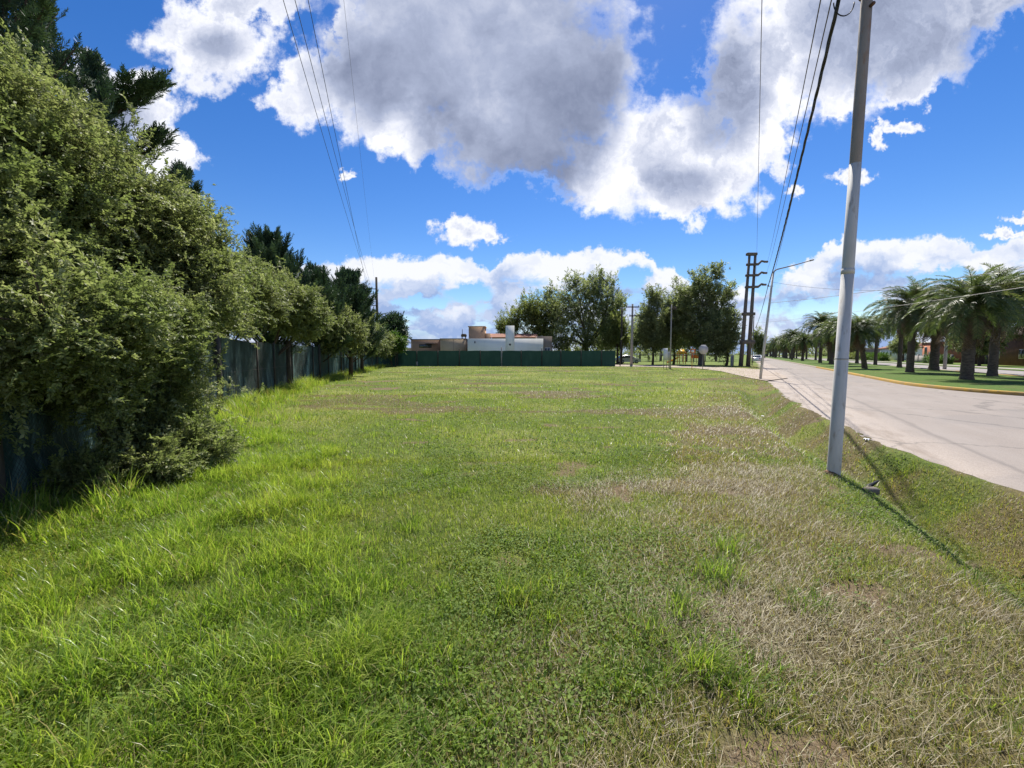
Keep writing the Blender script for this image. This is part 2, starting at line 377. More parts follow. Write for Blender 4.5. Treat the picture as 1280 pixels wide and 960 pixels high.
def stops_mat_ground():
    m, k = new_mat('lot_ground'); p = pos_co(k)
    u = k.vec('DOT_PRODUCT', p, (N2[0], N2[1], 0)); s = k.vec('DOT_PRODUCT', p, (D2[0], D2[1], 0))
    big = k.noise(p, .22, 4, .55); mid = k.noise(p, 1.1, 5, .6); fine = k.noise(p, 16, 5, .7)
    streak = k.noise(k.vec('MULTIPLY', p, (.35, 1.0, 1)), .9, 5, .62)
    tiny = k.noise(p, 60, 3, .7)
    green = k.mix(k.mr(fine, .3, .7), (.048, .074, .016), (.155, .20, .04))
    yel = k.mix(k.mr(fine, .3, .7), (.13, .145, .036), (.30, .30, .09))
    brown = k.mix(k.mr(fine, .3, .7), (.07, .052, .026), (.17, .13, .07))
    c = k.mix(k.mr(big, .42, .62, 0, .75, True), green, yel)
    # mown hay band beside the road, scalped streaks and bare soil: the same maps that thin the grass
    at_ = lambda nm: k.n('ShaderNodeAttribute', attribute_name=nm).outputs['Fac']
    wob = k.math('MULTIPLY_ADD', mid, .5, -.25)
    dry = k.mr(k.math('ADD', at_('dry'), wob), .1, .8, 0, .9, True)
    c = k.mix(dry, c, k.mix(k.mr(tiny, .35, .65), brown, (.175, .14, .07)))
    c = k.mix(k.mr(k.math('ADD', at_('streak'), wob), .15, .7, 0, .85, True), c, brown)
    soil = k.mix(k.mr(k.noise(p, 34, 5, .75), .3, .7), (.075, .05, .03), (.26, .19, .125))
    c = k.mix(k.mr(k.math('ADD', at_('bare'), k.math('MULTIPLY_ADD', fine, .8, -.4)), .3, .8, 0, .9, True), c, soil)
    dist = k.vec('LENGTH', p)
    c = k.mix(k.mr(dist, 55, 90), c, k.mix(k.mr(big, .4, .6), (.11, .17, .035), (.16, .19, .05)))
    b = pbsdf(k, c, .95, .1, 0, bump(k, k.noise(p, 22, 5, .7), .9, .04)); surf(k, b.outputs[0]); return m
M['ground'] = stops_mat_ground()
gx = axis_grid(-1800, 1800, -14, 20, .17); gy = axis_grid(-300, 2500, .6, 60, .2)
GX, GY = np.meshgrid(gx, gy)
g = MB().sheet(np.stack([GX, GY, H(GX, GY)], -1)).build('ground', M['ground'], smooth=True); tag(g, kind='structure')
for nm, fn in (('dry', dry_mask), ('streak', streak_mask), ('bare', bare_f)):
    a_ = g.data.attributes.new(nm, 'FLOAT', 'POINT'); a_.data.foreach_set('value', np.asarray(fn(GX, GY), np.float32).ravel())

# road
def mat_road():
    m, k = new_mat('dusty_asphalt'); p = pos_co(k)
    u = k.vec('DOT_PRODUCT', p, (N2[0], N2[1], 0)); s = k.vec('DOT_PRODUCT', p, (D2[0], D2[1], 0))
    cv = k.n('ShaderNodeCombineXYZ'); k.l(k.math('MULTIPLY', s, .22), cv.inputs[0]); k.l(u, cv.inputs[1]); q = cv.outputs[0]
    fine = k.noise(p, 45, 5, .7); st = k.noise(q, 1.3, 5, .6); md = k.noise(p, .5, 4, .6)
    asp = k.mix(k.mr(fine, .3, .7), (.21, .18, .157), (.295, .255, .222))
    asp = k.mix(k.mr(st, .42, .7, 0, .5), asp, (.31, .275, .245))
    dirt = k.mix(k.mr(fine, .3, .7), (.27, .225, .185), (.42, .36, .31))
    dirt = k.mix(k.mr(k.noise(q, 2.2, 5, .65), .5, .66, 0, .6), dirt, (.19, .15, .115))
    f = k.mr(k.math('ADD', u, k.math('ADD', k.math('MULTIPLY_ADD', st, 1.6, -.8), k.math('MULTIPLY_ADD', md, .9, -.45))), 2.3, 3.7, 1, 0, True)
    c = k.mix(f, asp, dirt)
    # tyre-polished track and a tar line
    tl = k.math('ABSOLUTE', k.math('SUBTRACT', k.math('ADD', u, k.math('MULTIPLY_ADD', st, .5, -.25)), 3.35))
    c = k.mix(k.mr(tl, .02, .10, .45, 0), c, (.13, .115, .105))
    vr = k.n('ShaderNodeTexVoronoi'); vr.feature = 'DISTANCE_TO_EDGE'; vr.inputs['Scale'].default_value = .22
    k.l(k.vec('ADD', p, k.vec('MULTIPLY', k.noise(p, 1.2, 4, .6, out='Color'), (1.2, 1.2, 0))), vr.inputs['Vector'])
    c = k.mix(k.mr(vr.outputs['Distance'], .004, .013, .4, 0), c, (.08, .075, .07))
    stn = k.noise(k.vec('MULTIPLY', q, (2.2, 1, 1)), 1.1, 5, .65); c = k.mix(k.mr(stn, .56, .72, 0, .4), c, (.15, .138, .13))
    pv = k.noise(p, .16, 2, .4); c = k.mix(k.mr(pv, .56, .575, 0, .22), c, (.17, .16, .155))
    gv = k.noise(p, 130, 2, .8); c = k.mix(k.mr(gv, .62, .70, 0, .5), c, (.11, .095, .08))
    b = pbsdf(k, c, .85, .2, 0, bump(k, fine, .5, .01)); surf(k, b.outputs[0]); return m
M['road'] = mat_road()
ss = axis_grid(-60, 1600, -5, 45, .15, 1.1)
jag = (fbm(ss * 1.3, ss * 0, 21, 5) - .5) * .38
rows = []
for t in np.linspace(0, 1, 9):
    U = (ub(ss) + jag) * (1 - t) + 7.25 * t
    x, y = xy(ss, U); rows.append(np.stack([x, y, np.full_like(x, -.006 if t > 0 else -.028)], -1))
tag(MB().sheet(np.stack(rows)).build('road', M['road']), kind='structure')
# area in front of the median's end and the far carriageway
def strip(name, s0, s1, u0, u1, z, mat, n=60):
    S = np.linspace(0, 1, n) ** 2 * (s1 - s0) + s0
    a = np.stack([*xy(S, u0 + 0 * S), np.full(n, z)], -1); b = np.stack([*xy(S, u1 + 0 * S), np.full(n, z)], -1)
    return MB().sheet(np.stack([a, b])).build(name, mat)
M['street'] = mat_weathered('worn_street', (.30, .275, .26), (.24, .22, .205), .4, .9, .15, .3)
tag(strip('road_end', -60, 31.2, 7.25, 23.0, -.006, M['road']), kind='structure')
tag(strip('far_road', 31.2, 1500, 16.4, 23.0, -.010, M['street']), kind='structure')
M['walk'] = mat_weathered('pale_pavement', (.42, .37, .33), (.33, .29, .26), 1.1, .9, .15, .3)
M['lawn'] = None
def mat_lawn():
    m, k = new_mat('median_lawn'); p = pos_co(k); f = k.noise(p, 9, 6, .75); bgn = k.noise(p, .5, 4, .6)
    c = k.mix(k.mr(f, .3, .7), (.045, .085, .018), (.12, .185, .04)); c = k.mix(k.mr(bgn, .5, .66, 0, .6), c, (.13, .125, .05))
    surf(k, pbsdf(k, c, .95, .1, 0, bump(k, k.noise(p, 30, 4, .7), .8, .03)).outputs[0]); return m
M['lawn'] = mat_lawn()
tag(strip('verge', -60, 1500, 23.0, 30, .03, M['lawn']), kind='structure')
tag(strip('pavement', -60, 1500, 24.6, 26.2, .045, M['walk']), kind='structure')
# side street
sp = [ground(px, py, .0) for px, py in SIDE]
me_v = np.array([[p[0], p[1], .034] for p in sp]); nS = len(sp) // 2
quad = [(i, i + 1, len(sp) - 2 - i, len(sp) - 1 - i) for i in range(nS - 1)]
M['dirt'] = mat_weathered('dry_dirt', (.42, .36, .30), (.32, .26, .205), .8, .95, .1, .5, c3=(.22, .17, .12))
V = me_v; ctr = MB(); ctr.add(V, quad); tag(ctr.build('side_street', M['dirt']), kind='structure')

# median island: lawn sheet + yellow kerb
def nose_pts(n=40):
    a = np.linspace(0, math.pi, n); return np.stack([31 - 8.5 * np.sin(a), 11.85 - 4.65 * np.cos(a)], -1)
np_ = nose_pts()
left = [(s, 7.2) for s in np.geomspace(900, 31.5, 60)]; right = [(s, 16.5) for s in np.geomspace(31.5, 900, 60)]
loop = np.array(left + [tuple(p) for p in np_] + right)
lx, ly = xy(loop[:, 0], loop[:, 1])
i0 = len(left); m = MB()
half = len(loop) // 2
A = np.stack([lx[:half], ly[:half], np.full(half, .10)], -1); B = np.stack([lx[::-1][:half], ly[::-1][:half], np.full(half, .10)], -1)
rows = [A * (1 - t) + B * t + np.array([0, 0, .10 * math.sin(t * math.pi)]) for t in np.linspace(0, 1, 9)]
tag(m.sheet(np.stack(rows)).build('median_lawn', M['lawn'], smooth=True), kind='structure')
M['kerb'] = mat_weathered('yellow_kerb', (.46, .27, .03), (.33, .22, .08), 2.5, .8, .25, .4, c3=(.22, .19, .155))
M['kerb_plain'] = mat_weathered('bare_kerb', (.40, .33, .25), (.30, .26, .22), 1.2, .9, .2, .4)
ctr2 = np.stack([lx, ly], -1); tg = np.gradient(ctr2, axis=0); tg /= np.linalg.norm(tg, axis=1)[:, None]; nr = np.stack([-tg[:, 1], tg[:, 0]], -1)
prof = [(-.02, -.03), (-.02, .12), (.02, .145), (.14, .145), (.16, .12), (.16, -.03)]
K = np.stack([np.stack([ctr2[:, 0] - nr[:, 0] * -o, ctr2[:, 1] - nr[:, 1] * -o, np.full(len(ctr2), z)], -1) for o, z in prof])
cut = i0 - 12
kt = thing('kerb', 'low painted kerb round the palm median, yellow at its rounded near end', 'kerb')
MB().sheet(K[:, cut - 1:i0 + 40 + 10]).build('painted_kerb', M['kerb'], kt)
MB().sheet(K[:, :cut]).build('bare_kerb', M['kerb_plain'], kt)
MB().sheet(K[:, i0 + 49:]).build('bare_kerb', M['kerb_plain'], kt)

# ------------------------------------------------------------------ foliage machinery
def frames(d, roll=None):
    d = d / (np.linalg.norm(d, axis=1)[:, None] + 1e-9); n = len(d)
    r = rng.normal(size=(n, 3)) if roll is None else np.tile(np.asarray(roll, float), (n, 1)) + rng.normal(size=(n, 3)) * .12
    y = np.cross(r, d); y /= np.linalg.norm(y, axis=1)[:, None] + 1e-9
    z = np.cross(d, y); return np.stack([d, y, z], -1)          # columns: local x, y, z
def scatter(T, pos, Rm, scale, voff=0.0):
    V, Q, var = T; N = len(pos); n = len(V)
    out = np.einsum('nij,vj->nvi', Rm, V) * np.asarray(scale).reshape(-1, 1, 1) + pos[:, None, :]
    q = (Q[None] + (np.arange(N) * n)[:, None, None]).reshape(-1, 4)
    vo = np.broadcast_to(np.asarray(voff).reshape(-1, 1), (N, n))
    vv = np.where(var[None] < .05, 0.0, np.clip(var[None] + vo, .09, 1.0))
    return out.reshape(-1, 3), q, vv.reshape(-1)
def scatter_many(Ts, pos, Rm, scale, voff):
    Vs, Qs, vs, n = [], [], [], 0; pick = rng.integers(0, len(Ts), len(pos)); voff = np.broadcast_to(voff, (len(pos),)); scale = np.broadcast_to(scale, (len(pos),))
    for i, T in enumerate(Ts):
        s = pick == i
        if not s.any(): continue
        V, Q, v = scatter(T, pos[s], Rm[s], scale[s], voff[s]); Vs.append(V); Qs.append(Q + n); vs.append(v); n += len(V)
    return np.concatenate(Vs), np.concatenate(Qs), np.concatenate(vs)
def spray_template(nl, ll, lw, ang=50, spread=.5, seed=0, twig=True):
    r = np.random.default_rng(seed); V, Q, var = [], [], []
    if twig:
        w = .012; V += [(0, -w, 0), (0, w, 0), (1, w * .4, -.06), (1, -w * .4, -.06)]; Q.append((0, 1, 2, 3)); var += [0] * 4
    for i in range(nl):
        t = .12 + .88 * (i + r.random() * .6) / nl; side = 1 if i % 2 else -1
        a = R(ang) * side * (1 - .5 * t) + r.normal() * .25; e = r.normal() * spread
        d = np.array([math.cos(a) * math.cos(e), math.sin(a) * math.cos(e), math.sin(e)])
        s = np.cross(d, [r.normal() * .5, r.normal() * .5, 1.0]); s /= np.linalg.norm(s) + 1e-9
        L = ll * (.7 + .6 * r.random()); W = lw * (.7 + .6 * r.random()) ; b = np.array([t, 0, -.06 * t * t])
        n0 = len(V); up = np.cross(s, d)
        V += [b, b + d * L * .5 + s * W * .5 + up * .05 * L, b + d * L - up * .12 * L, b + d * L * .5 - s * W * .5 + up * .05 * L]; Q.append((n0, n0 + 1, n0 + 2, n0 + 3))
        var += [.2 + .6 * r.random()] * 4
    return np.array(V, float), np.array(Q), np.array(var, float)
def plume_template(seed=0):             # cypress: flat feather of scale-leaved twigs
    r = np.random.default_rng(seed); V, Q, var = [], [], []
    def leafq(b, d, L, W, v):
        s = np.cross(d, [r.normal() * .6, r.normal() * .6, 1.0]); s /= np.linalg.norm(s) + 1e-9
        n0 = len(V); V.extend([b - s * W * .3, b + s * W * .3, b + d * L * .6 + s * W * .5, b + d * L]); Q.append((n0, n0 + 1, n0 + 2, n0 + 3)); var.extend([v] * 4)
    for i in range(18):
        t = i / 18; side = 1 if i % 2 else -1; a = side * R(48 - 22 * t) + r.normal() * .15; e = r.normal() * .3
        d = np.array([math.cos(a) * math.cos(e), math.sin(a) * math.cos(e), math.sin(e) + .12]); L = (.42 - .24 * t) * (.8 + .4 * r.random())
        leafq(np.array([t, 0, .05 * t]), d, L, .085, .25 + .5 * r.random())
    leafq(np.array([.55, 0, .03]), np.array([1, 0, .1]), .5, .10, .6)
    return np.array(V, float), np.array(Q), np.array(var, float)
SHRUB_T = [spray_template(18, .20, .105, 55, .45, s) for s in range(4)]
BROAD_T = [spray_template(11, .36, .17, 60, .6, 20 + s) for s in range(4)]
PLUME_T = [plume_template(s) for s in range(4)]

def branch_crown(lobes, n_branch, blen, n_spray, slen, Ts, up=.3, spread=.75, shell=.22, vspread=.22, fill=.0):
    lob = np.array(lobes, float); n = len(lob)
    wgt = (lob[:, 3] * lob[:, 4] + lob[:, 3] * lob[:, 5] + lob[:, 4] * lob[:, 5]); pick = rng.choice(n, n_branch, p=wgt / wgt.sum())
    d = rng.normal(size=(n_branch, 3)); d /= np.linalg.norm(d, axis=1)[:, None]
    bumpy = 1 + .30 * (fbm(d[:, 0] * 2.3 + pick * 3.1, d[:, 1] * 2.3 + d[:, 2] * 2.9, 5, 3) - .5) * 2
    rr = np.clip(1 - np.abs(rng.normal(size=n_branch)) * shell, .25, 1.05) * bumpy * np.where(rng.random(n_branch) < .10, 1.18, 1.0)
    rad = lob[pick, 3:6]; tip = lob[pick, :3] + d * rad * rr[:, None]
    nrm = d / rad; nrm /= np.linalg.norm(nrm, axis=1)[:, None]
    ax = nrm + rng.normal(size=(n_branch, 3)) * .45 + np.array([0, 0, up]); ax /= np.linalg.norm(ax, axis=1)[:, None]
    L = blen * (.6 + .8 * rng.random(n_branch)); base = tip - ax * L[:, None]
    t = rng.random((n_branch, n_spray)) ** .8
    pos = base[:, None] + ax[:, None] * (L[:, None] * t)[..., None] + rng.normal(size=(n_branch, n_spray, 3)) * (.06 * blen)
    sd = ax[:, None] * (.35 + .5 * t[..., None]) + rng.normal(size=(n_branch, n_spray, 3)) * spread * .6
    vo = np.broadcast_to((rng.normal(size=n_branch) * vspread * .6)[:, None], t.shape) + rng.normal(size=t.shape) * vspread * .4
    pos = pos.reshape(-1, 3); sd = sd.reshape(-1, 3)
    Rm = frames(sd, (0, 0, 1.0)); sc_ = slen * (.7 + .6 * rng.random(len(pos)))
    return scatter_many(Ts, pos, Rm, sc_, vo.reshape(-1)), base, tip
def limb_curve(a, b, bend=.15, n=6):
    a = np.asarray(a, float); b = np.asarray(b, float); t = np.linspace(0, 1, n)[:, None]; L = np.linalg.norm(b - a)
    off = rng.normal(size=3) * bend * L; off[2] = abs(off[2]) * .5
    return a * (1 - t) + b * t + off * (np.sin(t * math.pi))
def crown_obj(name, data, mat, parent): (V, Q, v) = data; return mesh_from(name, V, Q, None, mat, parent, v)

def tree(name, label, cat, x, y, trunk_top, lobes, n_branch, blen, n_spray, slen, Ts, leafm, barkm, r0=.25, group=None, up=.3, shell=.25, n_limb=24, spread=.75, crown='crown', vspread=.22, trunks=1):
    z0 = Hs(x, y); t = thing(name, label, cat, (x, y, z0), 0, group)
    L = [(a - x, b - y, c - z0, *r) for a, b, c, *r in lobes]
    data, base, tip = branch_crown(L, n_branch, blen, n_spray, slen, Ts, up, spread, shell, vspread)
    if name == 'shrub':
        d2, b2, t2 = branch_crown([(a, b, c, r1 * 1.12, r2 * 1.12, r3 * 1.12) for a, b, c, r1, r2, r3 in L], max(30, n_branch // 9), blen * 1.1, 9, slen, Ts, up + .15, .5, .04, vspread)
        data = (np.concatenate([data[0], d2[0]]), np.concatenate([data[1], d2[1] + len(data[0])]), np.concatenate([data[2], d2[2]]))
    crown_obj(crown, data, leafm, t)
    mb = MB(); top = np.array([0, 0, trunk_top])
    for j in range(trunks):
        f = np.array([rng.normal() * .15 * (trunks > 1), rng.normal() * .15 * (trunks > 1), -.15])
        mb.tube(limb_curve(f, top + np.array([rng.normal() * .10 * (trunks > 1), rng.normal() * .3 * (trunks > 1), 0]), .03), np.linspace(r0 * 1.25, r0 * .7, 6), 9)
    for i, lb in enumerate(L):
        c = np.array(lb[:3]); mb.tube(limb_curve(top - [0, 0, r0], c, .10), np.linspace(r0 * .5, r0 * .07, 6), 6)
        for j in range(max(1, n_limb // len(L))):
            q = base[rng.integers(len(base))]
            k = np.argmin(np.linalg.norm(np.array([l[:3] for l in L]) - q, axis=1)); 
            mb.tube(limb_curve(np.array(L[k][:3]), q, .12, 5), np.linspace(r0 * .2, r0 * .05, 5), 5)
    mb.build('trunk', barkm, t, smooth=True)
    return t

# ------------------------------------------------------------------ left boundary fence
M['shade_cloth'] = None
def mat_cloth(name, base, worn, amt, trans=.3):
    m, k = new_mat(name); p = pos_co(k)
    w = k.noise(k.vec('MULTIPLY', p, (1, 1, .30)), 1.9, 6, .68); f = k.noise(p, 90, 2, .6); pt = k.noise(p, .38, 3, .5)
    c = k.mix(k.mr(w, .45, .64, 0, 1), base, worn); c = k.mix(k.mr(pt, .42, .52, .85, 0), c, base)
    c = k.mix(k.mr(f, .35, .65, 0, .35), c, (base[0] * .4, base[1] * .4, base[2] * .4))
    b = pbsdf(k, c, .6, .25); tr = k.n('ShaderNodeBsdfTranslucent'); k.l(c, tr.inputs[0])
    mx = k.n('ShaderNodeMixShader'); mx.inputs[0].default_value = trans; k.l(b.outputs[0], mx.inputs[1]); k.l(tr.outputs[0], mx.inputs[2])
    surf(k, mx.outputs[0]); return m
M['cloth_old'] = mat_cloth('old_shade_cloth', (.030, .060, .050), (.27, .40, .36), 1.0, .45)
M['cloth_new'] = mat_cloth('green_shade_cloth', (.014, .046, .036), (.022, .06, .047), .5, .15)
M['post_dark'] = mat_weathered('weathered_post', (.10, .085, .07), (.05, .042, .036), 6, .9, .15, .7, (1, 1, .3))
M['post_pale'] = mat_weathered('concrete_post', (.36, .34, .31), (.26, .245, .225), 5, .9, .2, .4)
M['wire'] = mat_weathered('galvanised_wire', (.07, .065, .06), (.045, .04, .036), 20, .5, .4, .1, metal=.6)

lf = thing('shade_cloth_fence', 'old chain link fence hung with torn dark green shade cloth under the shrubs', 'fence', (FP[4][0], FP[4][1], 0))
off = np.array([FP[4][0], FP[4][1], 0])
cl_pts = []; 
for i in range(len(FP) - 1):
    a, b = FP[i], FP[i + 1]; L = np.linalg.norm(b - a); n = max(4, int(L / .25))
    for t in np.linspace(0, 1, n, endpoint=False): cl_pts.append(a * (1 - t) + b * t)
cl_pts.append(FP[-1]); cl_pts = np.array(cl_pts)
arc = np.concatenate([[0], np.cumsum(np.linalg.norm(np.diff(cl_pts, axis=0), axis=1))])
rows = []
tg = np.gradient(cl_pts, axis=0); tg /= np.linalg.norm(tg, axis=1)[:, None]; nl = np.stack([-tg[:, 1], tg[:, 0]], -1)
for t in np.linspace(0, 1, 9):
    sag = .10 * (fbm(arc / .9, arc * 0, 31, 3) - .5) if t == 1 else 0
    zz = .06 + t * (2.0 + sag); bil = (fbm(arc / .8, arc * 0 + t * 2.4, 41, 3) - .5) * .16 * math.sin(t * math.pi)
    rows.append(np.stack([cl_pts[:, 0] + nl[:, 0] * (.05 + bil), cl_pts[:, 1] + nl[:, 1] * (.05 + bil), zz + H(cl_pts[:, 0], cl_pts[:, 1])], -1) - off)
MB().sheet(np.stack(rows)).build('shade_cloth', M['cloth_old'], lf, smooth=True)
# chain link in front of the cloth for the near bays
mb = MB(); tot = min(arc[-1], 26.0); pitch = .07; hgt = 2.0
def fpt(a, z):
    x = np.interp(a, arc, cl_pts[:, 0]); y = np.interp(a, arc, cl_pts[:, 1]); return np.array([x - off[0], y - off[1], z])
for s0 in np.arange(-hgt, tot, pitch):
    for sg in (1, -1):
        a0, a1 = (s0, s0 + hgt) if sg > 0 else (s0 + hgt, s0)
        if min(a0, a1) < 0 or max(a0, a1) > tot: continue
        mb.tube([fpt(a0, .05), fpt((a0 + a1) / 2, .05 + hgt / 2), fpt(a1, .05 + hgt)], .0016, 3, False)
for z in (.08, 1.05, 2.05): mb.tube(np.stack([cl_pts[:, 0] - off[0], cl_pts[:, 1] - off[1], np.full(len(cl_pts), z)], -1), .004, 4, False)
mb.build('chain_link', M['wire'], lf)
for i, (px, r) in enumerate([(-330, .06), (-120, .06), (0, .06), (130, .06), (275, .09), (361, .13), (400, .07), (427, .09), (445, .06), (471, .07)]):
    p = FP[i]; m = MB(); z0 = Hs(*p); lean = rng.normal() * .03
    m.tube([(p[0] - off[0], p[1] - off[1], z0 - .1), (p[0] - off[0] + lean, p[1] - off[1], z0 + 2.18 + rng.random() * .1)], [r, r * .85], 8); m.build('post', M['post_dark'], lf)
for a in (7.6, 14.0, 16.4, 19.5, 23, 27, 33, 40, 50):
    q = fpt(a, 0); m = MB(); m.tube([(q[0], q[1], -.1), (q[0], q[1], 2.1)], .035, 6); m.build('post', M['post_dark'], lf)

# ------------------------------------------------------------------ far fence
A0 = ground(470, 457.6); A1 = ground(769, 457.9)
ff = thing('mesh_fence', 'dark green screened fence along the far end of the lot', 'fence', (A0[0], A0[1], 0))
L = A1 - A0; n = 160; t = np.linspace(0, 1, n); base = A0[None] + L[None] * t[:, None] - np.array([A0[0], A0[1], 0])
rows = []
for h in np.linspace(0, 1, 6):
    bil = (fbm(t * 60, t * 0 + h * 1.5, 77, 3) - .5) * .10 * math.sin(h * math.pi); top = (.03 * np.sin(t * math.pi * 14) ** 2 if h == 1 else 0)
    rows.append(np.stack([base[:, 0], base[:, 1] + bil, -.02 + h * 2.12 - top + 0 * t], -1))
MB().sheet(np.stack(rows)).build('shade_cloth', M['cloth_new'], ff, smooth=True)
for px, hh, mt in ((478, 2.3, 'post_dark'), (502, 2.15, 'post_dark'), (525.5, 2.15, 'post_dark'), (551, 2.15, 'post_dark'), (577, 2.3, 'post_dark'), (602, 2.15, 'post_dark'), (627.5, 2.55, 'post_pale'), (651, 2.15, 'post_dark'), (675.5, 2.4, 'post_dark'), (698, 2.15, 'post_dark'), (722, 2.2, 'post_dark'), (746, 2.15, 'post_dark'), (768, 2.25, 'post_dark')):
    x = upx(px, 60) - A0[0]; f = (upx(px, 60) - A0[0]) / L[0]; y = L[1] * f
    m = MB(); m.tube([(x, y - .1, -.1), (x, y - .1, hh)], .06 if hh < 2.5 else .085, 8); m.build('post', M[mt], ff)
for px in (525.5, 577):
    x = upx(px, 60) - A0[0]; m = MB(); m.box(x - .12, x + .12, -.36, -.17, -.05, .62, .02); m.build('post_footing', M['post_pale'], ff)

# ------------------------------------------------------------------ houses behind the far fence
M['brownwall'] = mat_weathered('brown_render', (.31, .205, .15), (.26, .17, .125), .5, .9, .1, .2)
M['beigewall'] = mat_weathered('beige_render', (.46, .36, .25), (.40, .31, .21), .5, .9, .1, .2, c3=(.25, .19, .13))
M['whitewall'] = mat_weathered('white_render', (.90, .88, .80), (.80, .78, .71), .4, .9, .15, .2, (1, 1, .4))
M['tan'] = mat_weathered('tan_render', (.50, .33, .21), (.44, .29, .19), .6, .9, .1, .2)
M['greywall'] = mat_weathered('grey_brown_render', (.27, .225, .18), (.22, .18, .15), .6, .9, .1, .2)
M['tile'] = mat_weathered('clay_tiles', (.28, .12, .075), (.18, .09, .065), 2.5, .85, .2, .8, (1, 6, 6))
M['darktile'] = mat_weathered('dark_tiles', (.095, .06, .045), (.06, .042, .035), 2.5, .85, .2, .8, (6, 1, 6))
M['glass'] = mat_weathered('window_glass', (.035, .045, .055), (.05, .06, .07), 1.0, .08, .6, .0)
M['trim'] = mat_weathered('pale_trim', (.62, .58, .52), (.5, .47, .43), 1, .8, .2, .2)
M['darktrim'] = mat_weathered('dark_metal_trim', (.06, .05, .045), (.035, .03, .03), 2, .6, .3, .2)
def pbox(mb, o, px0, px1, pyt, Y, depth, z0=-.1):
    x0, x1 = upx(px0, Y) - o[0], upx(px1, Y) - o[0]; mb.box(x0, x1, Y - o[1], Y + depth - o[1], z0, hpx(pyt, Y)); return x0, x1, hpx(pyt, Y)
o = (upx(532, 74), 74); bh = thing('house', 'low brown flat roofed house at the left of the row beyond the green fence', 'house', (*o, 0))
m = MB(); x0, x1, zt = pbox(m, o, 514, 552, 425, 74, 9); m.build('wall', M['brownwall'], bh)
m = MB(); m.box(x0 - .1, x1 + .1, -.1, 9.1, zt, zt + .16); m.build('parapet_cap', M['darktrim'], bh)
m = MB(); m.box(x0 + 1.4, x0 + 3.6, -.03, .05, 2.75, 3.35); w = m.build('window', M['darktrim'], bh); m = MB(); m.box(x0 + 1.5, x0 + 3.5, -.05, -.03, 2.8, 3.3); m.build('pane', M['glass'], w)
m = MB(); m.box(x0 + 2.6, x0 + 4.6, -.45, -.04, 3.42, 3.5); m.build('awning', M['darktrim'], bh)
o = (upx(566, 71), 71); gh = thing('house', 'beige flat roofed house between the brown one and the white wall', 'house', (*o, 0))
m = MB(); x0, x1, zt = pbox(m, o, 550.5, 582, 424, 71, 9); m.build('wall', M['beigewall'], gh)
m = MB(); m.box(x0 - .08, x1 + .08, -.08, 9, zt, zt + .14); m.build('parapet_cap', M['greywall'], gh)
for f in (.52,): 
    m = MB(); m.box(x0 + (x1 - x0) * f - .03, x0 + (x1 - x0) * f + .03, -.02, .02, 0, zt - .05); m.build('joint_strip', M['greywall'], gh)
o = (upx(632, 68), 68); wh = thing('house', 'white walled house with tall square chimney and tan tower behind', 'house', (*o, 0))
m = MB(); x0, x1, zt = pbox(m, o, 584.5, 679, 423.2, 68, .3); c0, c1 = upx(632, 68) - o[0], upx(643, 68) - o[0]; m.build('wall', M['whitewall'], wh)
m = MB(); m.box(c0, c1, -.06, .9, -.1, hpx(407, 68)); m.build('chimney', M['whitewall'], wh)
m = MB(); m.box(x0 + 1.1, x0 + 1.25, -.03, .0, zt - .75, zt - .4); m.build('wall_lamp', M['darktrim'], wh)
m = MB(); m.disc((c0 + .7, -.08, zt - .95), .17, (0, 1, 0), .06, 12); m.build('vent', M['darktrim'], wh)
m = MB(); m.box(x0 + .05, x1 - .05, .3, 12, -.1, zt - .35); m.build('side_wall', M['beigewall'], wh)
o2 = (o[0], o[1])
m = MB(); xa, xb = upx(586, 73) - o[0], upx(606, 73) - o[0]; m.box(xa, xb, 5, 9, -.1, hpx(408.5, 73)); m.build('tower', M['tan'], wh)
m = MB(); m.box(xa - .12, xb + .12, 4.9, 9.1, hpx(408.5, 73), hpx(407.6, 73)); m.build('tower_cap', M['tan'], wh)
m = MB(); xc, xd = upx(606, 73) - o[0], upx(613, 73) - o[0]; m.box(xc, xd, 5.5, 8.5, -.1, hpx(416.5, 73)); m.build('stair_block', M['tan'], wh)
m = MB(); xe, xf = upx(613, 75) - o[0], upx(634, 75) - o[0]; xg = upx(672, 75) - o[0]
m.add([(xe, 5, hpx(421.5, 73)), (xg, 5, hpx(421.5, 73)), (xg, 9, hpx(417, 77)), (xe, 9, hpx(417, 77)), (xe, 13, hpx(421.5, 80) - .4), (xg, 13, hpx(421.5, 80) - .4)], [(0, 1, 2, 3), (3, 2, 5, 4)]); m.build('roof', M['tile'], wh)
m = MB(); xa, xb = upx(671.5, 68.6) - o[0], upx(690, 68.6) - o[0]; m.box(xa, xb, .6, 6, -.1, hpx(420.3, 68.6)); m.build('annexe', M['greywall'], wh)
m = MB(); xa, xb = upx(680, 68.6) - o[0], upx(688, 68.6) - o[0]; m.box(xa, xb, .52, .62, 1.7, hpx(434.5, 68.6)); w = m.build('window', M['trim'], wh)
m = MB(); m.box(xa + .1, (xa + xb) / 2 - .04, .48, .515, 1.8, hpx(435.2, 68.6)); m.box((xa + xb) / 2 + .04, xb - .1, .48, .515, 1.8, hpx(435.2, 68.6)); m.build('pane', M['glass'], w)
o = (upx(580, 86), 86); th = thing('water_tank', 'small roof water tank on a stand seen over the beige house', 'water tank', (*o, 0))
m = MB(); m.tube([(0, 0, hpx(421, 86)), (0, 0, hpx(419, 86)), (0, 0, hpx(417.4, 86))], [.55, .6, .45], 14); m.build('tank', M['post_dark'], th)
m = MB(); [m.tube([(dx, dy, 0), (dx, dy, hpx(421, 86))], .07, 6) for dx in (-.35, .35) for dy in (-.35, .35)]; m.build('stand', M['post_dark'], th)
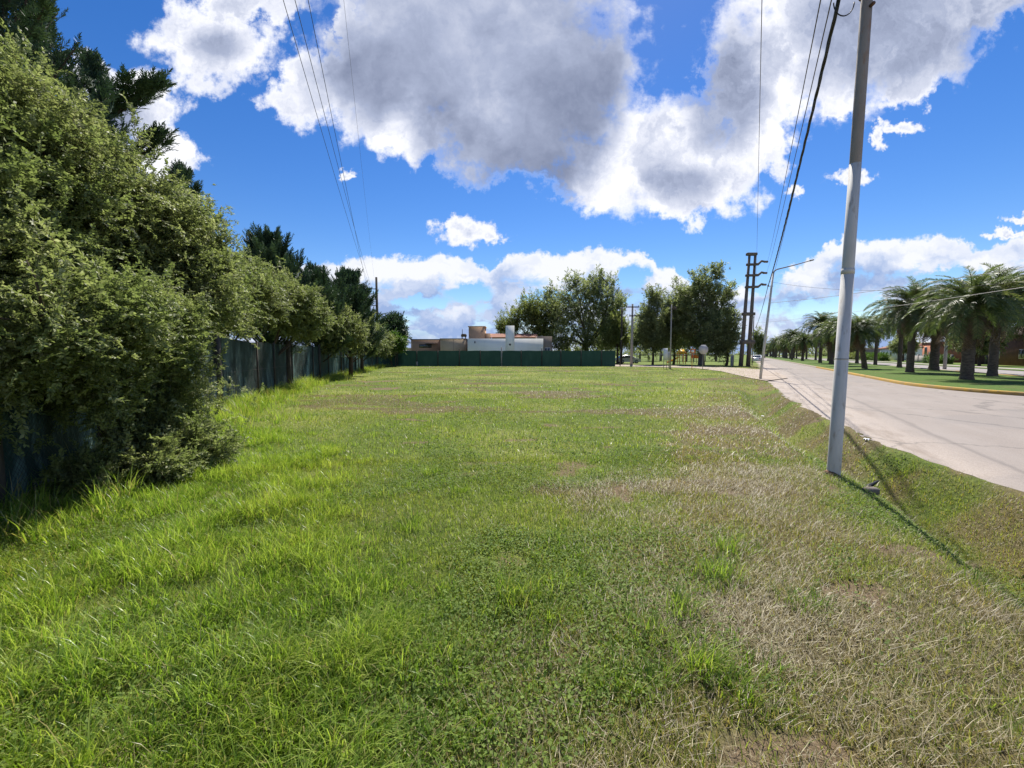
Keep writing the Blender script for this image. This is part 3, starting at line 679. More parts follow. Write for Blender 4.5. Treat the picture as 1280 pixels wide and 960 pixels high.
m = MB(); m.tube([(-.3, 0, hpx(418, 86)), (-.3, 0, hpx(411.5, 86))], .06, 6); m.build('vent_pipe', M['darktrim'], th)
o = (upx(507, 82), 82); sh = thing('shed', 'low pale shed roof just left of the brown house', 'shed', (*o, 0))
m = MB(); m.box(-1.3, 1.1, 0, 4, -.1, hpx(437, 82)); m.build('wall', M['whitewall'], sh); m = MB(); m.box(-1.5, 1.3, -.2, 4.2, hpx(437, 82), hpx(434.6, 82)); m.build('roof', M['trim'], sh)

# ------------------------------------------------------------------ left shrubs and conifers
def plobe(px, py, Y, r, sx=1.0, sz=1.0): p = at(px, py, Y); return (p[0], p[1], p[2], r * sx, r, r * sz)
def shrub(label, base_px, Y, lobes, nb, ns, sl, blen=.75, group='shrubs along the left fence'):
    x = float(np.interp(Y, FP[:, 1], FP[:, 0])) - .55; L = [plobe(*l) for l in lobes]
    return tree('shrub', label, 'shrub', x, Y, 1.2, L, nb, blen, ns, sl, SHRUB_T, M['shrub'], M['bark'], .09, group, up=.15, shell=.30, n_limb=40, trunks=3)
shrub('tall small-leaved shrub filling the left edge of the photo', -20, 5.2, [(10, 330, 4.82, 1.16), (70, 215, 5.50, 1.16), (-90, 300, 4.30, 1.20), (105, 300, 5.85, 0.90), (-40, 425, 4.30, 0.82), (120, 385, 6.02, 0.77), (0, 165, 5.33, 0.95), (-90, 140, 4.82, 1.20), (60, 460, 5.33, 0.69), (-100, 470, 3.78, 0.77), (50, 415, 4.04, 0.65), (140, 395, 4.73, 0.65), (120, 420, 4.7, .6), (130, 490, 4.9, .45), (-10, 120, 6.0, .8)], 1350, 15, .21, .85)
shrub('second broad shrub, arching over the fence beside the tall one at the left edge', 160, 7.2, [(170, 272, 6.4, .82), (218, 308, 6.9, .82), (188, 360, 6.5, .8), (236, 285, 7.4, .52), (130, 255, 6.2, .68), (248, 340, 7.4, .62), (160, 425, 6.2, .55), (222, 392, 6.9, .6), (262, 372, 6.6, .45), (275, 340, 7.0, .42), (205, 395, 5.6, .5), (215, 450, 6.2, .5), (185, 490, 5.9, .5), (225, 500, 6.5, .42)], 950, 15, .21, .85)
shrub('pale green shrub spilling over the cloth just left of the thick dark fence post', 285, 13.5, [(262, 345, 13, 1.0), (276, 380, 13, .95), (312, 352, 14.5, .9), (304, 382, 14.5, .85), (252, 378, 12.6, .9), (336, 380, 15.8, .75)], 700, 12, .30, .8)
shrub('rounded shrub above the fence just right of the thick dark fence post', 375, 18.5, [(345, 372, 18.5, 1.15), (370, 382, 19.4, 1.15), (388, 396, 20.4, 1.0), (356, 394, 18.8, .9), (382, 408, 20, .65)], 520, 12, .34, .9)
shrub('small rounded shrub, middle of the fence, below the split dark conifer', 418, 27, [(410, 405, 26.5, 1.2), (424, 402, 28, 1.3), (438, 415, 29, 1.2), (420, 425, 27, .8)], 330, 12, .42, 1.0)
shrub('low shrub hanging over the far part of the left fence', 452, 37, [(446, 412, 36, 1.3), (456, 418, 38, 1.3), (465, 424, 41, 1.2)], 260, 11, .5, 1.1)
shrub('farthest shrub on the left fence, at the corner with the green fence', 474, 50, [(468, 424, 48, 1.5), (477, 428, 51, 1.4), (484, 432, 54, 1.2)], 220, 11, .6, 1.2)
p = ground(200, 600)
t = tree('bush', 'low leafy bush on the grass at the foot of the left fence', 'bush', p[0], p[1], .15, [(p[0], p[1], .24, .45, .45, .30), (p[0] + .1, p[1] + .6, .30, .5, .5, .36), (p[0] - .45, p[1] - .4, .22, .4, .4, .26), (p[0] - .5, p[1] + .5, .5, .5, .5, .45)], 260, .3, 10, .2, SHRUB_T, M['shrub'], M['bark'], .02, None, up=.5, shell=.4, n_limb=10, trunks=3)

def conifer(label, px, Y, top_py, halfw, nb=70, lean=0.0, zlow=.9, long_branch=None, ns=18, sl=.42):
    x = upx(px, Y); z0 = Hs(x, Y); Ht = hpx(top_py, Y) - z0
    t = thing('conifer', label, 'conifer', (x, Y, z0), 0, 'dark conifers behind the left fence')
    mb = MB(); axis = limb_curve((0, 0, -.1), (lean, 0, Ht * .93), .01, 8); mb.tube(axis, np.linspace(.17, .03, 8), 8)
    P, Dd, S, VO = [], [], [], []
    specs = [(zlow + (Ht - zlow) * (i + rng.random()) / nb, i * 2.39996 + rng.normal() * .3, None) for i in range(nb)]
    if long_branch: specs += long_branch
    for zb, az, Lx in specs:
        f = (zb - zlow) / (Ht - zlow)
        prof = (1 - f) ** .62 * (.72 + .28 * min(1, f * 4)); Lb = Lx if Lx else halfw * 1.25 * (prof * (.55 + .75 * rng.random()) + .12)
        el = R(34 + 34 * f + rng.normal() * 9) if not Lx else R(14)
        d = np.array([math.cos(az) * math.cos(el), math.sin(az) * math.cos(el), math.sin(el)])
        b0 = np.array([lean * zb / Ht, 0, zb]); T = np.linspace(0, 1, 6)[:, None]
        pts = b0 + d * Lb * T + np.array([0, 0, 1]) * (.22 * Lb * T ** 2) ; mb.tube(pts, np.linspace(.035, .008, 6) * max(.6, min(1.5, Lb)), 5)
        m_ = int(1.6 * ns * max(.6, Lb / halfw) * (1.5 if Lx else 1)) + 6
        tt = .18 + .82 * np.sqrt(rng.random(m_)); q = b0 + d * Lb * tt[:, None] + np.array([0, 0, 1]) * (.22 * Lb * tt ** 2)[:, None]
        q += rng.normal(size=q.shape) * .035 * Lb
        dd = d * 1.0 + np.array([0, 0, .40]) * tt[:, None] + rng.normal(size=(m_, 3)) * .32
        P.append(q); Dd.append(dd); S.append(sl * (.75 + .5 * rng.random(m_))); VO.append(np.full(m_, rng.normal() * .15) + rng.normal(size=m_) * .1)
    q = np.concatenate(P); crown_obj('crown', scatter_many(PLUME_T, q, frames(np.concatenate(Dd), (0, 0, 1)), np.concatenate(S) * .78, np.concatenate(VO)), M['conifer'], t)
    mb.build('trunk', M['bark'], t, smooth=True)
    return t
conifer('tallest dark conifer, its top cut off by the upper left corner', 28, 9.2, -40, 2.2, 120, ns=22, sl=.40, long_branch=[(7.4, R(-20), 1.9), (6.6, R(-35), 1.7)])
conifer('dark conifer with a long branch reaching right towards the white cloud', 140, 11.8, 92, 1.35, 80, ns=20, sl=.42, long_branch=[(7.75, R(-8), 2.0), (7.85, R(-2), 1.9), (7.7, R(-14), 1.8), (6.5, R(0), 1.9), (6.6, R(-6), 1.7), (7.7, R(-24), 1.7)])
conifer('feathery dark conifer between the cut off one and the long branched one', 80, 10.2, 45, 1.35, 90, ns=20, sl=.40)
conifer('dark conifer peeping out behind the second broad shrub', 238, 15.5, 228, 1.5, 80, ns=18, sl=.5)
conifer('wide dark conifer in the middle of the left row', 338, 21, 318, 2.35, 110, ns=20, sl=.62, lean=.2)
conifer('dark conifer with a double tip, right of the wide one', 398, 27, 356, 2.2, 80, ns=18, sl=.7)
conifer('slender dark conifer just left of the distant crossarm pole', 438, 31, 354, 2.1, 90, ns=18, sl=.75)
conifer('dark conifer with open upswept limbs behind the slender one', 452, 38, 368, 1.5, 60, ns=16, sl=.85)
x = upx(490, 58)
tree('tree', 'dark bushy tree at the far end of the left row beside the shed', 'tree', x, 58, 2.5, [plobe(484, 412, 58, 1.6), plobe(493, 408, 59, 1.5), plobe(499, 420, 60, 1.4), plobe(486, 428, 57, 1.5)], 180, 1.1, 12, .8, BROAD_T, M['conifer'], M['bark'], .12)
x = upx(494, 55)
tree('shrub', 'bright green shrub low in front of the dark tree at the far left corner', 'shrub', x, 55, .8, [plobe(493, 425, 55, 1.0), plobe(500, 430, 56, .9), plobe(487, 432, 54.5, .9)], 120, .7, 11, .6, SHRUB_T, M['bright'], M['bark'], .06)

# ------------------------------------------------------------------ broadleaf trees beyond the lot
def px_lobes(spec, Y):
    out = []
    for (px, py, rx, rz, *dy) in spec:
        y = Y + (dy[0] if dy else 0); p = at(px, py, y); s = y / FPX
        out.append((p[0], p[1], p[2], rx * s, (rx + rz) * .5 * s, rz * s))
    return out
GT = 'trees beyond the lot'
def ptree(label, px, Y, spec, ttop, nb=420, mat='broad', r0=.28, slen=1.0, blen=2.3, ns=12, bark='bark', group=GT, up=1.0, shell=.35):
    return tree('tree', label, 'tree', upx(px, Y), Y, ttop, px_lobes(spec, Y), int(nb * .8), blen * 1.25, ns, slen * .72, BROAD_T, M[mat], M[bark], r0, group, up=up, shell=shell, n_limb=50)
ptree('biggest dark tree, standing behind the right part of the green fence', 733, 78, [(730, 365, 32, 26), (755, 380, 30, 34), (708, 385, 30, 32), (735, 405, 46, 30), (770, 395, 17, 38), (715, 348, 14, 12), (752, 346, 20, 12), (690, 360, 8, 10), (735, 428, 40, 14), (700, 425, 25, 14)], 3.5, 700, 'broad', .45)
ptree('lower spreading tree behind the white house chimney', 672, 82, [(665, 385, 28, 22), (640, 400, 22, 16), (690, 385, 22, 24), (680, 408, 30, 20), (625, 408, 12, 9)], 3.0, 480, 'broad_light', .35)
ptree('yellow tinged tree between the big dark one and the pale pole', 772, 72, [(772, 405, 14, 18), (778, 420, 12, 16), (762, 418, 14, 16)], 2.6, 200, 'broad_light', .18, .8, 1.6)
ptree('slender airy tree just right of the pale concrete pole', 816, 66, [(815, 380, 12, 24), (812, 405, 18, 24), (820, 420, 17, 16), (806, 395, 10, 14), (822, 368, 9, 14), (800, 412, 10, 14), (812, 429, 14, 8)], 2.6, 270, 'broad', .16, .85, 1.7, bark='bark')
ptree('airy tree behind the thin grey pole', 842, 68, [(842, 385, 12, 32), (838, 410, 18, 22), (852, 405, 16, 26), (850, 372, 12, 20), (832, 398, 16, 26), (860, 385, 14, 24), (826, 412, 16, 18), (842, 428, 18, 9)], 2.6, 420, 'broad', .18, .85, 1.8)
ptree('tallest tree of the park grove, behind the round sign', 877, 64, [(880, 352, 24, 20), (872, 378, 26, 24), (893, 372, 20, 24), (880, 402, 34, 24), (860, 398, 18, 24), (895, 335, 12, 8), (905, 385, 14, 16), (855, 375, 14, 20), (910, 362, 10, 12), (878, 424, 28, 10)], 2.9, 520, 'broad', .42, .9, 2.0, bark='pale_bark')
ptree('dark low tree against the twin concrete posts', 908, 60, [(905, 405, 16, 18), (915, 395, 9, 14), (900, 424, 18, 12), (918, 415, 9, 14), (890, 415, 16, 16), (905, 431, 16, 8)], 2.2, 300, 'broad', .16, .8, 1.6)
ptree('small rounded tree just right of the twin concrete posts', 948, 120, [(947, 418, 7, 8), (952, 425, 7, 8), (941, 426, 8, 9), (950, 435, 8, 7)], 2.5, 160, 'broad', .2, 1.1, 1.7)
for i, (px, Y, lab) in enumerate([(800, 96, 'shaded tree deep in the park left of the white board'), (858, 98, 'shaded tree deep in the park behind the yellow slide'), (826, 104, 'shaded tree deep in the park behind the white board'), (895, 100, 'shaded tree deep in the park right of the round sign'), (760, 100, 'shaded tree far behind the right end of the green fence')]):
    ptree(lab, px, Y, [(px, 414, 17, 14), (px - 8, 424, 13, 10), (px + 9, 422, 13, 11)], 2.6, 200, 'broad', .2, 1.2, 2.2, 10)
# far wooded skyline, one mass nobody could count
V, Q, v, n = [], [], [], 0
lob = []
for i in range(150):
    a = R(-62 + 124 * i / 149 + rng.normal() * .3); d = 380 + 160 * rng.random()
    if abs(math.degrees(a) - 29.5) < 2.5: d += 500
    lob.append((math.sin(a) * d, math.cos(a) * d, 3.4, 8 + 5 * rng.random(), 6, 3.6 + 2.8 * rng.random()))
data, _, _ = branch_crown(lob, 2600, 4.5, 7, 2.6, BROAD_T, .5, .8, .3)
tag(mesh_from('distant_woods', *data[:2], None, M['broad'], None, data[2]), 'distant dark line of woods along the horizon', 'woods', kind='stuff')

# ------------------------------------------------------------------ palms
def frond_template(L, e0, bend, nl, ll, lw, seed, droop=.4):
    r = np.random.default_rng(seed); V, Q, var = [], [], []; t = np.linspace(0, 1, 13); e = e0 - bend * t ** 1.25
    seg = L / 12; X = np.concatenate([[0], np.cumsum(np.cos(e[:-1]) * seg)]); Z = np.concatenate([[0], np.cumsum(np.sin(e[:-1]) * seg)])
    for i in range(12):
        w0, w1 = .04 * (1 - t[i]) + .008, .04 * (1 - t[i + 1]) + .008; n0 = len(V)
        V += [(X[i], -w0, Z[i]), (X[i], w0, Z[i]), (X[i + 1], w1, Z[i + 1]), (X[i + 1], -w1, Z[i + 1])]; Q.append((n0, n0 + 1, n0 + 2, n0 + 3)); var += [.02] * 4
    for i in range(nl):
        f = .08 + .92 * i / nl; x = np.interp(f, t, X); z = np.interp(f, t, Z); ee = np.interp(f, t, e)
        l = ll * math.sin(max(.25, (1.1 - f)) * 1.9) ** .7 * (.85 + .3 * r.random()) if f < .95 else ll * .4
        tan = np.array([math.cos(ee), 0, math.sin(ee)]); nrm = np.array([-math.sin(ee), 0, math.cos(ee)])
        for sd in (-1, 1):
            d = tan * (.75 + r.normal() * .08) + np.array([0, sd, 0]) * .75 + nrm * (.28 + r.normal() * .18); d /= np.linalg.norm(d)
            p0 = np.array([x, 0, z]); p1 = p0 + d * l * .55; p2 = p1 + (d + np.array([0, 0, -droop * (1 + r.random() * .6)])) / 1.1 * l * .45
            wv = np.cross(d, nrm); wv = tan * .9 + nrm * r.normal() * .3; wv = wv / np.linalg.norm(wv) * lw; n0 = len(V); vv = .25 + .5 * r.random()
            V += [p0 - wv * .4, p0 + wv * .4, p1 + wv * .5, p1 - wv * .5, p2 + wv * .06, p2 - wv * .06]; Q += [(n0, n0 + 1, n0 + 2, n0 + 3), (n0 + 3, n0 + 2, n0 + 4, n0 + 5)]; var += [vv] * 6
    return np.array(V, float), np.array(Q), np.array(var, float)
def palm_meshes(seed, trunk_h=3.0, tr=.42, n_live=46, n_dead=26, L=2.9, lean=0.0):
    global rng
    rng = np.random.default_rng(seed)
    Ts = [frond_template(L * s, e, b, 46, .52, .040, seed * 10 + i, .5) for i, (s, e, b) in enumerate([(1, 0, 1.65), (.95, 0, 1.9), (1.05, 0, 1.4)])]
    Vs, Qs, vs, n = [], [], [], 0
    top = np.array([lean, 0, trunk_h])
    for i in range(n_live):
        f = (i + .5) / n_live; el = R(88 - 102 * f ** .9 + rng.normal() * 7); az = i * 2.39996 + rng.normal() * .2
        T = Ts[rng.integers(3)]; ce, se = math.cos(el), math.sin(el); ca, sa = math.cos(az), math.sin(az)
        Rm = np.array([[ca * ce, -sa, -ca * se], [sa * ce, ca, -sa * se], [se, 0, ce]])
        base = top + np.array([ca * ce, sa * ce, se * .6 - .25 * f]) * .28
        V, Q, v = scatter(T, base[None], Rm[None], np.array([(.85 + .3 * rng.random()) * (.80 + .20 * min(1, f * 3))]), rng.normal() * .14 + .1 * (.5 - f)); Vs.append(V); Qs.append(Q + n); vs.append(v); n += len(V)
    live = (np.concatenate(Vs), np.concatenate(Qs), np.concatenate(vs))
    Vs, Qs, vs, n = [], [], [], 0
    T = frond_template(L * .62, 0, .5, 16, .4, .05, seed + 99, .8)
    for i in range(n_dead):
        el = R(-40 - 42 * rng.random()); az = i * 2.39996; ce, se = math.cos(el), math.sin(el); ca, sa = math.cos(az), math.sin(az)
        Rm = np.array([[ca * ce, -sa, -ca * se], [sa * ce, ca, -sa * se], [se, 0, ce]])
        base = top + np.array([ca * .3, sa * .3, -.15 - .5 * rng.random()])
        V, Q, v = scatter(T, base[None], Rm[None], np.array([.7 + .5 * rng.random()]), rng.normal() * .2); Vs.append(V); Qs.append(Q + n); vs.append(v); n += len(V)
    dead = (np.concatenate(Vs), np.concatenate(Qs), np.concatenate(vs))
    # trunk with old leaf bases
    mb = MB(); nz, na = 26, 16; P = []
    for j in range(nz):
        f = j / (nz - 1); z = -.15 + f * (trunk_h + .15); rr = tr * (.92 - .22 * f + .22 * max(0, .12 - f) / .12 + (.25 * max(0, f - .75) / .25)); row = []
        for a in range(na + 1):
            aa = 2 * math.pi * (a % na) / na; k_ = ((a % na) + (j % 2) * .5)
            rb = rr * (1 + .10 * math.sin(aa * 4 + j * 1.3) * (.5 + f) + .09 * ((j + (a % na)) % 2)); row.append((lean * f ** 1.3 + rb * math.cos(aa), rb * math.sin(aa), z))
        P.append(row)
    mb.sheet(np.array(P))
    return live, dead, mb
def make_palm(seed, **kw):
    t = empty('palm_tree'); live, dead, mb = palm_meshes(seed, **kw)
    crown_obj('crown', live, M['palm'], t); crown_obj('dead_fronds', dead, M['palm_dead'], t); mb.build('trunk', M['palm_bark'], t)
    return t
PROTO = [make_palm(101, trunk_h=4.1, tr=.29, n_live=88, n_dead=34, L=2.75), make_palm(202, trunk_h=4.6, tr=.23, n_live=78, n_dead=26, L=2.4),
         make_palm(303, trunk_h=3.9, tr=.25, n_live=68, n_dead=18, L=2.25, lean=-1.1), make_palm(404, trunk_h=4.9, tr=.20, n_live=64, n_dead=14, L=2.4)]
rng = np.random.default_rng(77)
used = set()
def place_palm(i, x, y, s, rz, label, group='palms on the median'):
    if i in used: o = copy_tree(PROTO[i])
    else: o = PROTO[i]; used.add(i)
    o.location = (x, y, .12); o.scale = (s, s, s); o.rotation_euler = (0, 0, rz)
    tag(o, label, 'palm tree', group); return o
def gp(px, py): q = ground(px, py, .12); return q[0], q[1]
FR = [((1208, 476), 0, 1.02, 2.0, 'biggest palm with a thick shaggy trunk, nearest the yellow kerb'),
      ((1137, 466.5), 1, 1.12, 1.0, 'tall palm with glossy drooping crown, second along the road kerb'),
      ((1081, 461.5), 2, .98, .2, 'palm with a leaning trunk just right of the white utility pole'),
      ((1050, 458.0), 1, 1.0, 4.0, 'brownish palm half hidden by the white utility pole'),
      ((1039, 455.5), 0, 1.08, 5.0, 'broad palm showing just left of the white utility pole'),
      ((1025, 454), 3, 1.30, 3.2, 'tallest dark palm with a slim bare trunk, left of the white utility pole'),
      ((1003, 451.2), 0, 1.05, .7, 'light green palm beside the road, between the tall dark palm and the vanishing row'),
      ((990, 450), 3, 1.25, 2.2, 'dark palm with a high crown at the start of the vanishing row')]
for (px, py), i, s, rz, lab in FR: place_palm(i, *gp(px, py), s, rz, lab)
BK = [((1240, 471.5), 1, 1.1, .4, 'palm on the far side of the median, right behind the biggest palm'),
      ((1290, 469.5), 0, 1.15, 1.4, 'palm at the right edge of the photo'),
      ((1167, 463), 0, 1.25, 2.6, 'light green palm on the far side of the median, right of the glossy one'),
      ((1124, 459.5), 3, 1.1, 3.9, 'palm with a slim dark trunk seen just left of the glossy palm'),
      ((1094, 455.8), 3, 1.1, 5.1, 'slim palm in the far row, right of the leaning one'),
      ((1071, 454.2), 1, 1.05, .9, 'palm in the far row directly behind the leaning one')]
for (px, py), i, s, rz, lab in BK: place_palm(i, *gp(px, py), s, rz, lab)
far_lab = 'palm in the dense row that shrinks away along the road'
for s in list(np.arange(158, 330, 13)) + list(np.arange(335, 620, 22)):
    x, y = xy(s, 11.2 + rng.normal() * .6); place_palm(int(rng.integers(0, 4)), float(x), float(y), 1.15 + .35 * rng.random(), rng.random() * 6, far_lab, 'far palms along the road')
for s in list(np.arange(104, 330, 15)) + list(np.arange(340, 620, 28)):
    x, y = xy(s, 15.6 + rng.normal() * .5); place_palm(int(rng.integers(0, 4)), float(x), float(y), 1.1 + .3 * rng.random(), rng.random() * 6, far_lab, 'far palms along the road')

# ------------------------------------------------------------------ houses and hedges across the far carriageway
M['orange'] = mat_weathered('orange_render', (.42, .17, .10), (.36, .15, .09), .6, .9, .15, .2)
M['brick'] = mat_weathered('dark_brick', (.16, .085, .06), (.10, .06, .048), 1.4, .9, .1, .4)
def house_su(label, s, u, w, d, h, wall, roofm, rh=1.8, win=(), door=None):
    x, y = xy(s, u); t = thing('house', label, 'house', (float(x), float(y), 0), math.atan2(D2[1], D2[0]))   # local x along the road, local -y away from it
    m = MB(); m.box(-w / 2, w / 2, -d, 0, -.1, h); m.build('wall', M[wall], t)
    if roofm:
        e = .5; m = MB()
        m.add([(-w / 2 - e, e, h), (w / 2 + e, e, h), (w / 2 + e, -d - e, h), (-w / 2 - e, -d - e, h), (-w / 2 + d * .4, -d / 2, h + rh), (w / 2 - d * .4, -d / 2, h + rh),
               (-w / 2 - e, e, h + .16), (w / 2 + e, e, h + .16), (w / 2 + e, -d - e, h + .16), (-w / 2 - e, -d - e, h + .16)],
              [(0, 3, 2, 1), (6, 7, 5, 4), (8, 9, 4, 5), (0, 1, 7, 6), (1, 2, 8, 7), (2, 3, 9, 8), (3, 0, 6, 9)], [(7, 8, 5), (9, 6, 4)])
        m.build('roof', M[roofm], t)
    else:
        m = MB(); m.box(-w / 2 - .1, w / 2 + .1, -d - .1, .1, h, h + .2); m.build('parapet_cap', M['trim'], t)
    for wx, wz, ww, wh_ in win:
        m = MB(); m.box(wx - ww / 2, wx + ww / 2, -.02, .05, wz, wz + wh_); f = m.build('window', M['trim'], t)
        m = MB(); m.box(wx - ww / 2 + .08, wx - .03, .05, .07, wz + .08, wz + wh_ - .08); m.box(wx + .03, wx + ww / 2 - .08, .05, .07, wz + .08, wz + wh_ - .08); m.build('pane', M['glass'], f)
    if door is not None:
        m = MB(); m.box(door - .5, door + .5, -.02, .06, 0, 2.1); m.build('door', M['darktrim'], t)
    return t
house_su('dark brick house with a low hipped tile roof behind the right hand palms', 90, 33, 24, 10, 4.2, 'brick', 'darktile', 2.2, [(-5, 1, 1.8, 1.3), (2, 1, 1.8, 1.3)], 5)
house_su('orange rendered house glimpsed between palm trunks', 119, 33, 9, 8, 4.0, 'orange', None, 0, [(-2.4, 1.6, 1.3, 1.6), (2.6, 1.6, 1.3, 1.6)], .3)
house_su('white house with clay tile roof behind the hedge', 155, 34, 14, 9, 3.2, 'whitewall', 'tile', 1.9, [(-4, 1, 1.6, 1.3), (3, 1, 1.6, 1.3)], 0)
house_su('grey flat roofed house far along the road', 205, 35, 13, 9, 3.8, 'greywall', None, 0, [(-4, 1, 1.6, 1.3), (3, 1, 1.6, 1.3)], 0)
house_su('brown tiled house farthest along the road', 250, 35, 15, 9, 3.4, 'brownwall', 'tile', 2.0, [(-4, 1, 1.6, 1.3)], 2)
M['wallgrey'] = mat_weathered('garden_wall', (.30, .275, .25), (.22, .20, .185), .8, .9, .15, .3)
x, y = xy(108, 29.5); gw = thing('garden_wall', 'low grey garden wall in front of the orange house', 'wall', (float(x), float(y), 0), math.atan2(D2[1], D2[0]))
m = MB(); m.box(-11, 11, -.2, 0, -.1, 1.35); m.build('panel', M['wallgrey'], gw)
for xx in np.linspace(-11, 11, 8): m = MB(); m.box(xx - .18, xx + .18, -.24, .04, -.1, 1.6); m.build('pier', M['wallgrey'], gw)
for s, ln, h, lab in ((142, 22, 1.7, 'clipped yellow green hedge behind the leaning palm'), (172, 24, 1.9, 'clipped hedge farther along the opposite pavement'), (100, 8, 1.3, 'low bright hedge between the brick house and the garden wall')):
    x, y = xy(s, 28.6); lob = []
    for f in np.arange(-ln / 2, ln / 2, 1.2):
        a, b = xy(s + f, 28.6); lob.append((float(a), float(b), h * .55, .95, .8, h * .55))
    tree('hedge', lab, 'hedge', float(x), float(y), .4, lob, int(ln * 16), .7, 10, .55, SHRUB_T, M['bright' if s != 172 else 'broad_light'], M['bark'], .05, None, n_limb=4)
for s, u, lab in ((128, 31, 'rounded garden tree beside the orange house'), (84, 28.5, 'shaded garden tree at the right edge behind the palms'), (100, 33, 'garden tree behind the low grey wall'), (185, 32, 'garden tree beyond the hedge, far along the road'), (225, 32, 'garden tree farthest along the opposite pavement')):
    x, y = xy(s, u); x = float(x); y = float(y)
    tree('tree', lab, 'tree', x, y, 2.0, [(x, y, 4, 2.2, 2.2, 1.7), (x + 1.2, y + .5, 3.4, 1.6, 1.6, 1.3), (x - 1.2, y - .3, 3.6, 1.7, 1.7, 1.4), (x, y, 5.2, 1.4, 1.4, 1.2)], 240, 1.2, 11, .8, BROAD_T, M['broad'], M['bark'], .16, 'garden trees across the road', n_limb=16)
for k_, (px, Y) in enumerate([(1182, 46)]):
    x = upx(px, Y); t = thing('post', 'pale concrete post on the far pavement between the palm trunks', 'post', (x, Y, 0)); m = MB(); m.tube([(0, 0, -.1), (0, 0, 3.6)], [.16, .12], 10); m.build('shaft', M['post_pale'], t)
    m = MB(); m.disc((0, 0, 3.63), .14, (0, 0, 1), .06, 10); m.build('cap', M['post_pale'], t)

# ------------------------------------------------------------------ poles
M['polewhite'] = mat_weathered('white_pole_paint', (.62, .60, .56), (.47, .45, .41), 3.2, .6, .3, .15, (1, 1, .25), c3=(.30, .23, .165))
M['poleraw'] = mat_weathered('raw_pole', (.33, .29, .25), (.24, .20, .17), 2.5, .8, .25, .3, (1, 1, .3), c3=(.26, .15, .09))
M['rust'] = mat_weathered('rusty_steel', (.16, .075, .04), (.09, .05, .035), 8, .8, .3, .4)
M['twin'] = mat_weathered('dark_concrete', (.17, .145, .125), (.11, .095, .085), 1.5, .9, .15, .3, (1, 1, .3))
M['black'] = mat_weathered('black_rubber', (.012, .012, .013), (.02, .02, .02), 20, .55, .3, .1)
M['porcelain'] = mat_weathered('porcelain', (.20, .13, .10), (.13, .09, .07), 8, .3, .5, .0)
b = ground(1042, 592); bx, by = b[0], b[1]; bz = Hs(bx, by)
up_ = thing('utility_pole', 'white painted steel utility pole leaning over the ditch by the road', 'utility pole', (bx, by, bz))
top = at(1083.5, 0, by); lean = np.array([top[0] - bx, 0, 0]) / (top[2] - bz)
def pl(z): return (lean[0] * z, 0, z)
TOPZ = 8.3
zj1 = hpx(338, by) - bz; zj2 = hpx(205, by) - bz
m = MB(); m.tube([pl(-.3), pl(.02), pl(zj1)], [.078, .078, .071], 20); m.build('lower_shaft', M['polewhite'], up_, smooth=False)
m = MB(); m.tube([pl(zj1 - .02), pl(zj1 + .01), pl(zj2)], [.0675, .0675, .065], 20); m.build('middle_shaft', M['polewhite'], up_)
m = MB(); m.tube([pl(zj2 - .01), pl(zj2 + .01), pl(TOPZ)], [.064, .0635, .057], 20); m.build('upper_shaft', M['poleraw'], up_)
m = MB(); m.tube([pl(zj1 - .05), pl(zj1 + .02)], .0735, 20); m.build('joint_collar', M['polewhite'], up_)
for z in (1.56,): m = MB(); m.tube([pl(z), pl(z + .012)], .0785, 20); m.build('strap', M['post_pale'], up_)
zl = hpx(8, by) - bz
m = MB(); m.disc((pl(zl + .15)[0], 0, zl + .15), .085, (0, 0, 1), .06, 16); m.build('clamp', M['rust'], up_)
m = MB(); m.tube([pl(zl + .12), (pl(zl)[0] - .48, .02, zl + .16)], .014, 6); m.build('bracket', M['rust'], up_)
a = np.linspace(R(185), R(358), 18); cxl = pl(zl)[0] - .26
m = MB(); m.tube(np.stack([cxl + .13 * np.cos(a), np.full(18, .03), zl + .08 + .17 * np.sin(a)], -1), .007, 6); m.build('cable_loop', M['black'], up_)
m = MB(); m.disc((pl(zl)[0] + .005, -.085, zl - .04), .022, (0, 1, 0), .05, 8); m.build('bolt', M['rust'], up_)
m = MB(); m.tube([(-.02, 0, -.02), (.01, 0, .03)], [.12, .09], 14); m.build('footing', M['rust'], up_)

def at_ground(px, py): q = ground(px, py); return q[0], q[1]
x, y = at_ground(950, 474); z0 = Hs(x, y); Y2 = y
lp = thing('street_lamp', 'slim leaning white street lamp pole with a long bare arm', 'street lamp', (x, y, z0))
tp = at(966.5, 342, y) - np.array([x, y, z0]); ar = at(1014, 325.5, y + .6) - np.array([x, y, z0])
m = MB(); m.tube([(0, 0, -.2), tp * .5, tp], [.085, .075, .06], 14); m.build('shaft', M['polewhite'], lp, smooth=True)
mid = tp + np.array([.22, 0, .26]); m = MB(); m.tube([tp, tp + np.array([.06, 0, .15]), mid, mid * .5 + ar * .5 + np.array([0, 0, -.02]), ar], [.045, .042, .04, .034, .028], 10); m.build('arm', M['poleraw'], lp, smooth=True)
m = MB(); m.tube([ar - (ar - mid) * .04, ar + (ar - mid) * .07], [.05, .045], 10); m.build('arm_end', M['poleraw'], lp)
zc = tp * .88; m = MB(); m.tube([zc + np.array([-.22, 0, .02]), zc + np.array([.1, 0, .02])], .02, 6); m.disc(zc + np.array([-.22, 0, .04]), .045, (0, 0, 1), .12, 8); m.build('insulator_bracket', M['porcelain'], lp)
LAMP = np.array([x, y, z0]) + zc + np.array([-.22, 0, .06]); LAMPTOP = np.array([x, y, z0]) + tp * .94
